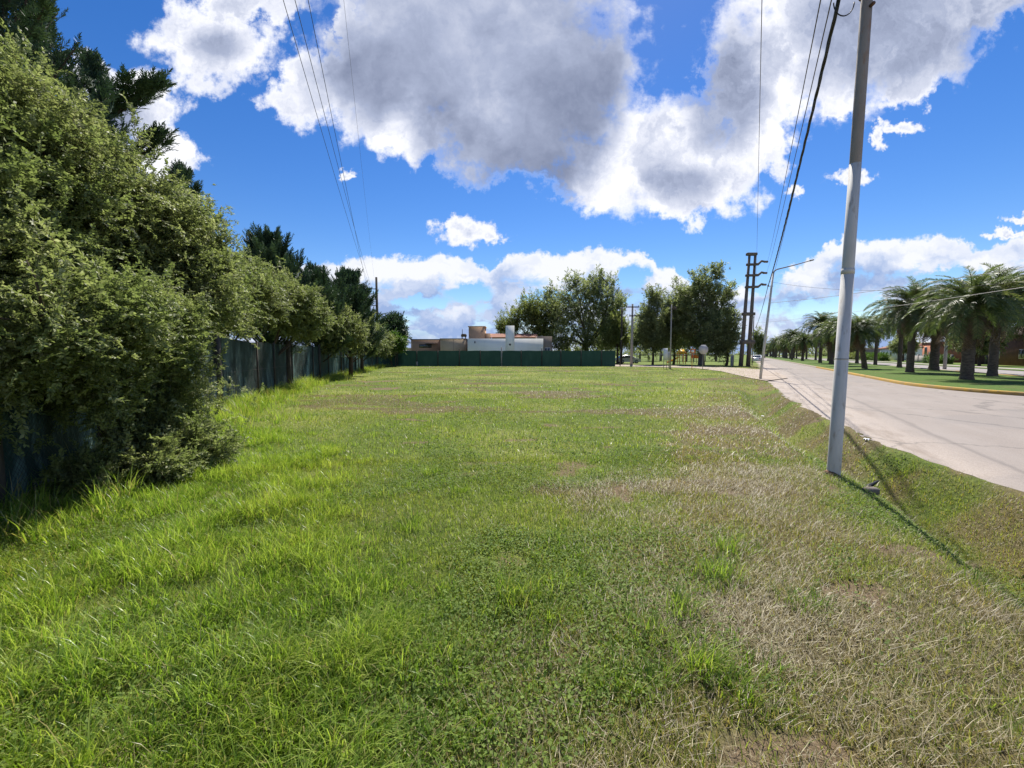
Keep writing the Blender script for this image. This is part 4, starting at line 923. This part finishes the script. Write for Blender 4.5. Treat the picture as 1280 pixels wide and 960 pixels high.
# twin concrete power poles
Yt = 56; xt = upx(930.5, Yt)
tw = thing('power_pole', 'tall twin post concrete power pole with three crossarms to the right', 'power pole', (xt, Yt, 0))
ztop = hpx(317.5, Yt); TW_ARM = []
for bpx, tpx in ((925.8, 937), (935, 944.2)):
    m = MB(); xb, xt2 = float(at(bpx, 457, Yt)[0]) - xt, float(at(tpx, 317, Yt)[0]) - xt
    m.tube([(xb, 0, -.3), (xt2, 0, ztop)], [.28, .15], 14); m.build('shaft', M['twin'], tw, smooth=True)
def tx(px, py=443): return float(at(px, py, Yt)[0]) - xt
m = MB(); m.box(tx(933.2, 317), tx(946, 317), -.25, .25, hpx(319.5, Yt), hpx(316, Yt), .05); m.build('cap_beam', M['twin'], tw)
for py0, py1, xl, xr in ((331.5, 328, 931.5, 958), (345, 342, 930.5, 957), (359.5, 356.5, 930, 956)):
    m = MB(); zz = hpx(py0, Yt); z1 = hpx(py1, Yt)
    m.tube([(tx(xl, py0), -.3, zz), (tx(946, py0), -.3, zz + .06), (tx(950, py0), -.3, z1 + .1), (tx(xr, py0), -.3, z1)], [.17, .17, .15, .09], 8); m.build('crossarm', M['twin'], tw)
    m = MB(); m.box(tx(xr - 5, py0), tx(xr, py0), -.42, -.18, z1 - .1, z1 + .14, .03); m.build('insulator', M['porcelain'], tw); TW_ARM.append((float(at(xr - 1, py0, Yt)[0]), Yt - .3, z1 - .15))
for py in (391.5, 393.5): pass
m = MB(); m.box(tx(928, 392), tx(943, 392), -.3, .3, hpx(394.5, Yt), hpx(390.5, Yt), .05); m.build('brace', M['twin'], tw)
m = MB(); m.box(tx(925.5), tx(941.5), -.4, .4, hpx(430, Yt), hpx(425, Yt), .05); m.build('brace', M['twin'], tw)
x = upx(940.5, 62); gp_ = thing('post', 'thin pale conduit post just right of the twin power pole', 'post', (x, 62, 0)); m = MB(); m.tube([(0, 0, -.1), (.0, 0, hpx(396, 62))], .07, 8); m.build('shaft', M['post_pale'], gp_); m = MB(); m.disc((0, 0, hpx(396, 62)), .1, (0, 0, 1), .12, 8); m.build('cap', M['twin'], gp_)
# small poles on the far side
def simple_pole(label, px, Y, top_py, r, mat, arms=(), name='utility_pole', lean=0.):
    x = upx(px, Y); t = thing(name, label, 'utility pole', (x, Y, Hs(x, Y))); zt = hpx(top_py, Y)
    m = MB(); m.tube([(0, 0, -.2), (lean, 0, zt)], [r * 1.25, r * .75], 10); m.build('shaft', M[mat], t, smooth=True)
    for py, l, rr_ in arms:
        z = hpx(py, Y); m = MB(); m.box(-l, rr_, -.14 - r, -r, z - .07, z + .07, .01); m.build('crossarm', M['post_dark' if mat != 'polewhite' else 'twin'], t)
        for xx in np.linspace(-l + .08, rr_ - .08, 3): m = MB(); m.tube([(xx, -r - .07, z + .07), (xx, -r - .07, z + .28)], [.05, .03], 8); m.build('insulator', M['porcelain'], t)
    return t
simple_pole('dark wooden pole standing right at the end of the green fence', 776.5, 70, 384, .17, 'post_dark')
simple_pole('pale square looking concrete pole with small crossarms, right of the green fence', 789.5, 61, 380, .17, 'post_pale', [(384, 1.0, .9), (395, .5, 1.0)])
simple_pole('thin grey pole in front of the airy park tree', 838, 47, 380, .07, 'post_pale', [(386, .05, .5)])
simple_pole('distant brown power pole with two crossarms above the left conifers', 472.5, 82, 346.5, .26, 'post_dark', [(361.5, 1.7, .1), (382, 1.6, .1)], lean=0.0)
simple_pole('tiny far power pole with one crossarm beyond the left corner', 495.5, 120, 392, .17, 'post_dark', [(400, 1.3, .3)])
x = upx(915.5, 57); t = thing('bollard', 'short pale concrete stub post left of the twin power pole', 'bollard', (x, 57, 0)); m = MB(); m.box(-.16, .16, -.16, .16, -.1, 1.5, .03); m.build('shaft', M['post_pale'], t)

# ------------------------------------------------------------------ overhead wires
def wire(label, a, b, sag, r, mat='black', n=40, group=None, name='overhead_wire'):
    a = np.array(a, float); b = np.array(b, float); t = np.linspace(0, 1, n)[:, None]
    p = a * (1 - t) + b * t; p[:, 2] -= (4 * sag * t * (1 - t))[:, 0]
    m = MB(); m.tube(p, r, 5); o = m.build(name, M[mat]); tag(o, label, 'wire', group); return o
GW = 'overhead wires'
ptw = np.array([bx, by, bz])
# bundle along the roadside poles, from behind the viewer through the pole head to the street lamp
head = at(1050, -6, by - .05); d0 = head - LAMP; back = head + d0 / np.linalg.norm(d0) * 24
m = MB(); t = np.linspace(0, 1, 60)[:, None]; p = LAMP * (1 - t) + head * t; p[:, 2] -= (4 * .28 * t * (1 - t))[:, 0]
for ph in (0, 2.1, 4.2):
    q = p.copy(); w = np.linspace(0, 70, 60); q[:, 0] += .016 * np.cos(w + ph); q[:, 2] += .016 * np.sin(w + ph); m.tube(q, .013, 5)
tag(m.build('overhead_cable', M['black']), 'thick twisted black cable from the street lamp to the white pole head', 'cable')
wire('thick black cable carrying on from the white pole head past the viewer', head, back, .3, .018, name='overhead_cable')
beyond = np.array([*xy(76, .8), 5.6]); wire('black cable running on beyond the street lamp along the road', LAMP, beyond, .5, .02, name='overhead_cable')
for i, (px, lab) in enumerate(((1021.5, 'thin wire left of the thick black cable, leftmost of the close group'), (1034, 'thin wire between the leftmost thin wire and the thick black cable'))):
    n0 = at(px, -10, 6.5); a = np.array(TW_ARM[i]); wire(lab, a, n0 + (n0 - a) / np.linalg.norm(n0 - a) * 20, .6, .008, 'twin', 60, GW)
n0 = at(1050, -6, 6.0); wire('thin wire just right of the thick black cable', LAMPTOP, n0, .12, .007, 'twin', 40, GW)
n0 = at(953, -10, 9.0); a = np.array(TW_ARM[2]) + np.array([-1.2, 0, .4]); wire('lone hair thin wire in front of the big cloud, right of centre', a, n0 + (n0 - a) / np.linalg.norm(n0 - a) * 20, .3, .008, 'twin', 60, GW)
# spans crossing the road
for i, (p0, p1, p2, lab) in enumerate((((960, 379), (1170, 352), (1300, 330), 'pale wire crossing the road over the palms, the higher one'), ((945, 404), (1160, 367), (1300, 356), 'pale wire crossing the road over the palms, the lower one'), ((962, 352), (1080, 362), (1300, 349), 'faint wire above the two that cross over the palms'))):
    a = at(*p0, Y2 + (0 if i != 1 else 30)); b = at(*p2, 17.0); mid_ = at(*p1, 20.5)
    wire(lab, a, b, .15 if i < 2 else .5, .011 if i < 2 else .007, 'trim' if i < 2 else 'twin', 40, GW)
# three conductors to the distant pole on the left
for i, (px0, px1, ztp) in enumerate(((359, 463, 361), (373, 465, 361), (386, 463.5, 381))):
    a = at(px1, ztp, 82); n0 = at(px0, -8, 16.5); wire(['left', 'middle', 'right'][i] + 'most of the three wires climbing from the far left power pole' if i != 1 else 'middle wire of the three climbing from the far left power pole', a, n0 + (n0 - a) / np.linalg.norm(n0 - a) * 25, [1.0, 1.0, .5][i], .013, 'black', 70, GW)
n0 = at(430, -8, 18); a = at(468, 350, 82); wire('faint single wire right of the three left wires, crossing the big cloud', a, n0 + (n0 - a) / np.linalg.norm(n0 - a) * 20, .6, .006, 'twin', 60, GW)

# ------------------------------------------------------------------ signs, playground, cars
M['signback'] = mat_weathered('sign_back', (.50, .50, .50), (.42, .42, .42), 3, .6, .4, .1)
M['orangesign'] = mat_weathered('orange_sign', (.60, .16, .03), (.5, .14, .03), 3, .6, .3, .1)
M['signwhite'] = mat_weathered('white_board', (.76, .77, .78), (.66, .67, .68), 2, .6, .3, .1)
M['yellow'] = mat_weathered('yellow_plastic', (.78, .42, .02), (.70, .38, .02), 2, .45, .4, .05)
x = upx(879, 46); t = thing('road_sign', 'round road sign seen from its grey back, in front of the park trees', 'sign', (x, 46, Hs(x, 46)))
m = MB(); m.tube([(0, .04, -.1), (0, .04, 2.45)], .035, 8); m.build('post', M['post_pale'], t)
m = MB(); a = [(.5 / math.cos(R(22.5)) * math.cos(R(22.5 + 45 * i)), 0, 2.12 + .5 / math.cos(R(22.5)) * math.sin(R(22.5 + 45 * i))) for i in range(8)]
V8 = [(p[0], -.012, p[2]) for p in a] + [(p[0], .0, p[2]) for p in a]; m.add(V8, [(0, 1, 2, 3), (0, 3, 4, 7), (4, 5, 6, 7), (11, 10, 9, 8), (15, 12, 11, 8), (15, 14, 13, 12)] + [(i, i + 8, (i + 1) % 8 + 8, (i + 1) % 8) for i in range(8)]); m.build('plate', M['signback'], t)
m = MB(); m.box(-.3, .3, .0, .03, 2.3, 2.34); m.box(-.3, .3, .0, .03, 1.9, 1.94); m.build('bracket', M['post_pale'], t)
x = upx(865.5, 45); t = thing('sign', 'small orange and white board on a thin post beside the park path', 'sign', (x, 45, Hs(x, 45)))
m = MB(); m.tube([(0, .03, -.1), (0, .03, 2.25)], .03, 8); m.build('post', M['orangesign'], t)
m = MB(); m.box(-.26, .30, -.02, .0, 1.72, 2.15); m.build('board', M['orangesign'], t); m = MB(); m.box(-.13, .17, -.025, -.0205, 1.80, 2.06); m.build('panel', M['signwhite'], t)
x = upx(832, 46); t = thing('sign', 'narrow white upright board on posts left of the yellow slide', 'sign', (x, 46, Hs(x, 46)))
m = MB(); m.box(-.22, .22, -.02, .02, 1.0, 2.25); m.build('board', M['signwhite'], t); m = MB(); m.tube([(-.17, .05, -.1), (-.17, .05, 2.3)], .03, 6); m.tube([(.17, .05, -.1), (.17, .05, 2.3)], .03, 6); m.build('post', M['post_pale'], t)
x = upx(836.5, 50); t = thing('sign', 'second pale panel standing behind the narrow white board', 'sign', (x, 50, 0)); m = MB(); m.box(-.16, .24, -.02, .02, .9, 1.9); m.build('board', M['signback'], t); m = MB(); m.tube([(0, .05, -.1), (0, .05, 1.95)], .03, 6); m.build('post', M['post_pale'], t)
# playground slide with a yellow hood
x = upx(852, 72); t = thing('playground_slide', 'playground slide with bright yellow roof under the park trees', 'playground slide', (x, 72, 0))
m = MB(); [m.tube([(dx, dy, 0), (dx, dy, 2.0)], .06, 8) for dx in (-.5, .5) for dy in (-.5, .5)]; m.build('frame', M['orangesign'], t)
m = MB(); m.add([(-.75, -.7, 1.65), (.75, -.7, 1.65), (.75, .7, 1.65), (-.75, .7, 1.65), (-.2, 0, 2.55), (.2, 0, 2.55)], [(0, 1, 5, 4), (2, 3, 4, 5), (0, 3, 2, 1)], [(1, 2, 5), (3, 0, 4)]); m.build('roof', M['yellow'], t)
m = MB(); m.box(-.55, .55, -.55, .55, .95, 1.05); m.build('platform', M['yellow'], t)
T_ = np.linspace(0, 1, 9); prof_ = np.stack([-.55 - 1.9 * T_, 0 * T_, 1.05 - .95 * T_ ** .85], -1); m = MB(); m.sheet(np.stack([prof_ + np.array([0, -.28, .18]), prof_ + np.array([0, -.25, 0]), prof_ + np.array([0, .25, 0]), prof_ + np.array([0, .28, .18])])); m.build('chute', M['yellow'], t)
x = upx(869, 76); t = thing('playground_tower', 'small orange play tower beside the yellow slide', 'playground tower', (x, 76, 0))
m = MB(); [m.tube([(dx, dy, 0), (dx, dy, 1.9)], .06, 8) for dx in (-.5, .5) for dy in (-.5, .5)]; m.build('frame', M['post_pale'], t); m = MB(); m.box(-.55, .55, -.55, -.5, 1.0, 1.55); m.box(-.55, .55, .5, .55, 1.0, 1.55); m.box(-.55, .55, -.5, .5, .9, 1.0); m.build('panel', M['orangesign'], t)
# park railing behind the trees
x0, x1 = upx(796, 92), upx(925, 92); t = thing('railing', 'long grey railing at the back of the park', 'railing', (x0, 92, 0))
m = MB(); [m.box(0, x1 - x0, -.02, .02, z, z + .06) for z in (.35, 1.55)]
for xx in np.arange(.15, x1 - x0, .28): m.box(xx - .015, xx + .015, -.014, .014, .2, 1.7)
m.build('rail', M['post_pale'], t)
for xx in np.linspace(0, x1 - x0, 10): m = MB(); m.box(xx - .06, xx + .06, -.06, .06, -.1, 1.85); m.build('post', M['post_pale'], t)

M['carwhite'] = mat_weathered('white_car_paint', (.78, .78, .78), (.74, .74, .74), 1, .25, .5, 0)
M['carsilver'] = mat_weathered('silver_car_paint', (.50, .51, .53), (.46, .47, .49), 1, .3, .5, 0, metal=.4)
M['red'] = mat_weathered('red_lens', (.35, .02, .015), (.3, .02, .015), 4, .2, .5, 0)
def car(label, x, y, rz, paint):
    t = thing('car', label, 'car', (x, y, -.0), rz); W = .86
    prof = [(-2.1, .35), (-2.15, .62), (-2.08, .90), (-1.75, .98), (-1.15, 1.42), (-.2, 1.47), (.45, 1.38), (1.05, 1.0), (1.75, .88), (2.08, .72), (2.12, .40), (1.9, .25), (-1.9, .25)]
    m = MB(); ring = []
    for yy, sx_, in ((-W, .0), (-W * .96, .03), (W * .96, .03), (W, .0)): pass
    secs = [(-W, .93), (-W * .9, 1.0), (W * .9, 1.0), (W, .93)]; P = []
    for yy, s_ in secs: P.append([(px_ * (.985 if s_ < 1 else 1), yy * (1 - .12 * max(0, pz - .95) / .5), .25 + (pz - .25) * (s_ if pz > .95 else 1)) for px_, pz in prof] + [])
    P = np.array(P); P = np.concatenate([P, P[:, :1]], 1); m.sheet(P); nV = len(prof)
    for row in (P[0], P[-1]):
        c = row[:-1].mean(0); m.add(np.concatenate([row[:-1], [c]]), [], [(i, (i + 1) % nV, nV) for i in range(nV)])
    m.build('body', M[paint], t)
    for sgn in (-1, 1):
        yy = sgn * W; m = MB()
        q = lambda px_, pz: (px_, yy * (1 - .12 * max(0, pz - .95) / .5) + sgn * .012, pz)
        m.add([q(-1.6, .98), q(-.28, .98), q(-.28, 1.32), q(-1.1, 1.32)], [(0, 1, 2, 3)]); m.add([q(-.2, .98), q(.92, .98), q(.38, 1.28), q(-.2, 1.32)], [(0, 1, 2, 3)]); m.build('side_window', M['glass'], t)
        m = MB(); m.box(-2.17, -2.06, sgn * W * .62 - .12, sgn * W * .62 + .12, .68, .86); m.build('tail_light', M['red'], t)
        m = MB(); m.box(1.98, 2.12, sgn * W * .62 - .14, sgn * W * .62 + .14, .62, .76); m.build('headlight', M['trim'], t)
        for wx in (-1.32, 1.28):
            m = MB(); m.disc((wx, sgn * (W - .08), .32), .32, (0, 1, 0), .2, 18); w = m.build('wheel', M['black'], t); m = MB(); m.disc((wx, sgn * (W + .025), .32), .19, (0, 1, 0), .02, 14); m.build('rim', M['signback'], w)
    m = MB(); m.add([(-1.74, -.68, 1.0), (-1.74, .68, 1.0), (-1.2, .62, 1.39), (-1.2, -.62, 1.39)], [(0, 1, 2, 3)]); o_ = m.build('rear_window', M['glass'], t); o_.location = (-.02, 0, .02)
    m = MB(); m.add([(1.03, -.7, 1.03), (1.03, .7, 1.03), (.5, .62, 1.36), (.5, -.62, 1.36)], [(3, 2, 1, 0)]); o_ = m.build('windscreen', M['glass'], t); o_.location = (.02, 0, .02)
    return t
car('silver grey car parked side on behind the end of the green fence', upx(785, 76), 76, 0.1, 'carsilver')
car('white car on the verge just left of the far end of the road', upx(946.5, 84), 84, R(58), 'carwhite')
car('tiny dark car far down the road at its vanishing point', *[float(v_) for v_ in xy(210, 5.6)], R(61), 'glass')

# ------------------------------------------------------------------ litter and debris
def chunk(name, label, cat, px, py, V, Q, mat, T=()):
    x, y = at_ground(px, py); z = Hs(x, y); m = MB(); m.add(np.array(V) + np.array([x, y, z]), Q, T); return tag(m.build(name, M[mat]), label, cat)
x, y = at_ground(1077, 583); z = Hs(x, y)
m = MB(); m.tube(np.array([(x - .18, y, z + .02), (x, y + .01, z + .05), (x + .15, y + .05, z + .06), (x + .36, y + .12, z + .13)]), [.035, .05, .035, .012], 8); m.tube(np.array([(x - .05, y, z + .04), (x + .02, y - .06, z + .03)]), [.03, .012], 6); tag(m.build('branch', M['black'], smooth=True), 'charred dark branch lying in the ditch right of the white pole', 'branch')
x, y = at_ground(1082, 609); z = Hs(x, y)
m = MB(); m.box(x - .02, x + .15, y - .05, y + .05, z - .03, z + .06, .02); ob = m.build('stone', M['pale_bark']); tag(ob, 'pale concrete lump beside the shadow of the white pole', 'stone')
x, y = at_ground(70, 612); z = Hs(x, y)
P = np.array([[(x + a * .22 + .03 * math.sin(b * 5), y + b * .10, z + .10 + .05 * math.cos(a * 1.5) + .02 * math.sin(a * 7 + b * 3) - .04 * a) for a in np.linspace(-1, 1, 9)] for b in np.linspace(-1, 1, 5)]); P = np.concatenate([P, P[::-1] - np.array([0, 0, .03])])
m = MB(); m.sheet(P); tag(m.build('plastic_bag', M['signback'], smooth=True), 'crumpled grey plastic scrap in the shade at the foot of the left fence', 'litter')
for (px, py, lab) in ((954, 500, 'small white paper scrap on the ground near the street lamp'), (1083, 548, 'white crumpled scrap at the edge of the dirt shoulder')):
    x, y = at_ground(px, py); z = Hs(x, y); P = np.array([[(x + a * .04, y + b * .03, z + .03 + .02 * math.sin(a * 4 + b * 3)) for a in np.linspace(-1, 1, 5)] for b in np.linspace(-1, 1, 4)]); P = np.concatenate([P, P[::-1] - np.array([0, 0, .012])])
    m = MB(); m.sheet(P); tag(m.build('paper_scrap', M['signwhite']), lab, 'litter')

# ------------------------------------------------------------------ grass
def mat_grass(name, stops, trans, patch_col, rough=.5):
    m, k = new_mat(name); a = k.n('ShaderNodeAttribute', attribute_name='var').outputs['Fac']; c = k.ramp(a, stops)
    c = k.mix(k.mr(k.noise(pos_co(k), .6, 3, .6), .45, .68, 0, .55), c, k.mix(1.0, c, patch_col, 'MULTIPLY'))
    b = pbsdf(k, c, rough, .4); t = k.n('ShaderNodeBsdfTranslucent'); k.l(k.mix(1.0, c, (1.3, 1.45, .7), 'MULTIPLY'), t.inputs[0])
    mx = k.n('ShaderNodeMixShader'); mx.inputs[0].default_value = trans; k.l(b.outputs[0], mx.inputs[1]); k.l(t.outputs[0], mx.inputs[2]); surf(k, mx.outputs[0]); return m
M['g_long'] = mat_grass('long_grass_blade', [(0, (.38, .31, .16)), (.12, (.30, .29, .12)), (.2, (.085, .155, .02)), (.6, (.20, .30, .038)), (1, (.40, .47, .11))], .42, (1.12, .94, .75), .36)
M['g_short'] = mat_grass('short_grass_blade', [(0, (.32, .25, .13)), (.22, (.27, .24, .09)), (.3, (.095, .145, .022)), (.7, (.24, .305, .05)), (1, (.42, .45, .12))], .42, (1.25, 1.0, .8), .4)
M['g_clover'] = mat_grass('clover_leaf', [(0, (.08, .14, .02)), (1, (.21, .29, .05))], .40, (1.1, 1.0, .8), .75)
M['g_straw'] = mat_grass('dry_straw', [(0, (.085, .064, .026)), (.5, (.19, .152, .064)), (1, (.37, .315, .155))], .15, (.8, .75, .7))
WIND = np.array([.55, -.35])
def blades(x, y, length, width, lean, az, bend, var, segs=2):
    """strip blades rooted on the ground; returns V,Q,var"""
    N = len(x); z = H(x, y); t = np.linspace(0, 1, segs + 1)
    dx, dy = np.cos(az), np.sin(az); V = np.zeros((N, segs + 1, 2, 3)); cur = np.stack([x, y, z - .005], -1); ang = lean.copy()
    sx, sy = -dy, dx
    for j in range(segs + 1):
        w = width * (1 - t[j] ** 1.5) * .5 + width * .03
        for q, s_ in ((0, -1), (1, 1)): V[:, j, q, 0] = cur[:, 0] + sx * w * s_; V[:, j, q, 1] = cur[:, 1] + sy * w * s_; V[:, j, q, 2] = cur[:, 2]
        st = length / segs; cur = cur + np.stack([dx * np.sin(ang) * st, dy * np.sin(ang) * st, np.cos(ang) * st], -1); ang = ang + bend / segs
    n = (segs + 1) * 2; b = (np.arange(N) * n)[:, None, None]
    Q = np.array([(2 * j, 2 * j + 1, 2 * j + 3, 2 * j + 2) for j in range(segs)])[None] + b
    return V.reshape(-1, 3), Q.reshape(-1, 4), np.repeat(var, n)
def sample(n, ymin, ymax, pw=1.0, xr=1.32):
    """points in the wedge in front of the viewer, denser near"""
    r = rng.random(n); y = (ymin ** pw + r * (ymax ** pw - ymin ** pw)) ** (1 / pw); x = (rng.random(n) * 2 - 1) * (y * xr + 1.2); return x, y
def in_lot(x, y):
    s, u = su(x, y); fx = np.interp(y, FP[::-1, 1][::-1], FP[::-1, 0][::-1]) if FP[0, 1] < FP[-1, 1] else np.interp(y, FP[::-1, 1], FP[::-1, 0])
    return (u < ub(s) - .05 - .25 * rng.random(len(x))) & (x > fx - .3) & (y < 59.5) 
def fence_x(y): return np.interp(y, FP[:, 1], FP[:, 0])
# --- long lush grass on the left and along the fence
def gather(parts, name, mat, label):
    V, Q, v, n = [], [], [], 0
    for a, b, c in parts: V.append(a); Q.append(b + n); v.append(c); n += len(a)
    o = mesh_from(name, np.concatenate(V), np.concatenate(Q), None, M[mat], None, np.concatenate(v)); tag(o, label, 'grass', kind='stuff'); return o
def tufts(cx, cy, nb, rad, l0, l1, width, leanmax, bend, windk, dryp, segs=3, vmu=.6):
    N = len(cx); X = np.repeat(cx, nb); Y = np.repeat(cy, nb); a = rng.random(N * nb) * 2 * math.pi; r = rad * np.sqrt(rng.random(N * nb))
    ox, oy = np.cos(a) * r, np.sin(a) * r; X = X + ox; Y = Y + oy
    cl = fbm(cx / .42, cy / .42, 87, 3); size = np.repeat((.7 + .5 * rng.random(N)) * np.interp(cl, [.3, .5, .7], [.45, .95, 1.35]), nb)
    dx = ox / (rad + 1e-6) * .8 + WIND[0] * windk + rng.normal(size=N * nb) * .45; dy = oy / (rad + 1e-6) * .8 + WIND[1] * windk + rng.normal(size=N * nb) * .45
    az = np.arctan2(dy, dx); lean = np.clip(np.hypot(dx, dy) * .35, 0, leanmax) ; var = np.clip(np.repeat(rng.normal(size=N) * .1 + (cl - .5) * .9, nb) + vmu + rng.normal(size=N * nb) * .24, .2, 1)
    var = np.where(rng.random(N * nb) < dryp, rng.random(N * nb) * .12, var)
    return blades(X, Y, (l0 + (l1 - l0) * rng.random(N * nb)) * size, width * (.7 + .6 * rng.random(N * nb)), lean, az, bend * (.5 + rng.random(N * nb)), var, segs)
parts = []
x, y = sample(36000, .8, 9, 1.2); k_ = in_lot(x, y) & (rng.random(len(x)) < long_mask(x, y) * np.interp(fbm(x / .30, y / .30, 81), [.36, .52], [.25, 1.0])) & ~bare(x, y)
parts.append(tufts(x[k_], y[k_], 15, .075, .09, .225, .0052, .75, 1.2, .8, .06))
x, y = sample(15000, 8, 30, 1.4); k_ = in_lot(x, y) & (rng.random(len(x)) < long_mask(x, y) * .9)
parts.append(tufts(x[k_], y[k_], 9, .13, .14, .30, .011, .7, 1.0, .6, .06, 2))
# grass growing taller at the foot of the fences
yy = 3.5 + 56 * rng.random(3600) ** 1.3; xx = fence_x(yy) + np.abs(rng.normal(size=3600)) * .55; k_ = fbm(xx / 1.2, yy / 1.2, 91) > .40
parts.append(tufts(xx[k_], yy[k_], 10, .12, .20, .50, .010, .5, .9, .4, .22, 3, .62))
xx = A0[0] + (A1[0] - A0[0]) * rng.random(1500); parts.append(tufts(xx, 59.6 + 0 * xx - np.abs(rng.normal(size=1500)) * .15, 6, .16, .12, .30, .03, .5, .8, .2, .1, 2))
# single clumps in the mown part
ck = [(670, 750), (650, 735), (690, 770), (885, 830), (905, 860), (860, 800), (915, 840), (340, 790), (430, 720), (545, 790), (510, 655), (600, 830), (640, 800), (720, 720), (880, 715), (905, 725), (925, 690), (580, 610), (620, 860), (780, 850), (960, 860), (545, 590), (470, 620), (700, 690), (830, 760), (1010, 760), (540, 880), (470, 850)]
cx = np.array([ground(*c)[0] for c in ck]); cy = np.array([ground(*c)[1] for c in ck]); rep = 10
cx2 = np.repeat(cx, rep) + rng.normal(size=len(ck) * rep) * .11; cy2 = np.repeat(cy, rep) + rng.normal(size=len(ck) * rep) * .08
parts.append(tufts(cx2, cy2, 16, .07, .10, .22, .0052, .75, 1.1, .3, .08, 3, .52))
x, y = sample(2600, 2, 22, 1.4); k_ = in_lot(x, y) & (rng.random(len(x)) < (1 - dry_mask(x, y)) * .7) & (fbm(x / 2.2, y / 2.2, 95) > .5)
parts.append(tufts(x[k_], y[k_], 14, .11, .07, .17, .008, .7, 1.0, .3, .05, 2, .6))
gather(parts, 'long_grass', 'g_long', 'long bright green grass leaning over on the left side of the lot')
# --- short mown grass
parts = []
def mown(n, y0, y1, pw, l0, l1, w, segs, dens=1.0):
    x, y = sample(n, y0, y1, pw); d = dry_mask(x, y); lm = long_mask(x, y); st = fbm(x / 2.6, y / 1.0, 99)
    keep = in_lot(x, y) & ~(bare(x, y) & (rng.random(n) < .9)) & (rng.random(n) < (1 - .15 * d) * (1 - .4 * lm) * dens * (1 - .75 * streak_mask(x, y)))
    x, y, d, st = x[keep], y[keep], d[keep], st[keep]; N = len(x)
    pd = np.clip(.08 + .58 * d + .45 * streak_mask(x, y), 0, .85); var = np.where(rng.random(N) < pd, rng.random(N) * .24, np.clip(.62 + rng.normal(size=N) * .22, .3, 1))
    return blades(x, y, l0 + (l1 - l0) * rng.random(N), w * (.7 + .6 * rng.random(N)), np.abs(rng.normal(size=N)) * .5 + .15, rng.random(N) * 6.283, .9 * rng.random(N), var, segs)
parts.append(mown(400000, .8, 6.5, 1.1, .025, .085, .0046, 2))
parts.append(mown(200000, 6, 17, 1.3, .03, .09, .009, 2))
parts.append(mown(110000, 15, 59, 1.5, .05, .12, .028, 1))
# verge of the ditch further off and the park lawn
gather(parts, 'mown_grass', 'g_short', 'short patchy mown grass covering the middle of the lot')
# --- broad small leaves between the grass
def leaflets(n, y0, y1, pw, size):
    x, y = sample(n, y0, y1, pw); cm = sstep(.46, .6, fbm(x / 1.1, y / 1.1, 111)) * (1 - dry_mask(x, y) * .95) * (1 - .55 * long_mask(x, y))
    k_ = in_lot(x, y) & (rng.random(n) < cm) & ~bare(x, y); x, y = x[k_], y[k_]; N = len(x); z = H(x, y) + .012 + .045 * rng.random(N)
    a = rng.random(N) * 6.283; e = rng.normal(size=N) * .45; s = size * (.6 + .8 * rng.random(N)); d = np.stack([np.cos(a) * np.cos(e), np.sin(a) * np.cos(e), np.sin(e)], -1); sd = np.stack([-np.sin(a), np.cos(a), rng.normal(size=N) * .35], -1); c = np.stack([x, y, z], -1)
    V = np.stack([c, c + d * s[:, None] * .5 + sd * s[:, None] * .42, c + d * s[:, None], c + d * s[:, None] * .5 - sd * s[:, None] * .42], 1)
    return V.reshape(-1, 3), np.arange(N * 4).reshape(-1, 4), np.repeat(np.clip(.5 + rng.normal(size=N) * .25, 0, 1), 4)
gather([leaflets(300000, .8, 7, 1.15, .019), leaflets(120000, 6.5, 15, 1.4, .028)], 'clover', 'g_clover', 'low broad leaved clover among the mown grass')
# --- cut dry straw lying on the right
def straw(n, y0, y1, pw, l0, l1, w):
    x, y = sample(n, y0, y1, pw); d = dry_mask(x, y); st = fbm(x / 2.6, y / 1.0, 99)
    p = .04 + .62 * d * (.2 + 1.3 * fbm(x / .5, y / .5, 131)) + .45 * streak_mask(x, y); k_ = in_lot(x, y) & (rng.random(n) < p) & ~(bare(x, y) & (rng.random(n) < .93)); x, y = x[k_], y[k_]; N = len(x)
    a = math.atan2(D2[1], D2[0]) + rng.normal(size=N) * .95; L = l0 + (l1 - l0) * rng.random(N) ** 2
    V, Q, v = blades(x, y, L, w * (.6 + .8 * rng.random(N)), R(72) + rng.normal(size=N) * .22, a, .35 + .3 * rng.normal(size=N), np.clip(.5 + rng.normal(size=N) * .28, 0, 1), 2)
    V[:, 2] += np.repeat(.012 + .03 * rng.random(N), 6); return V, Q, v
gather([straw(340000, .8, 6, 1.15, .02, .14, .0024), straw(120000, 5.5, 18, 1.4, .05, .18, .006)], 'dry_straw', 'g_straw', 'pale cut straw strewn over the dry strip beside the road')
# --- grass blades on the median's near end and far lawn edges are part of the lawn material
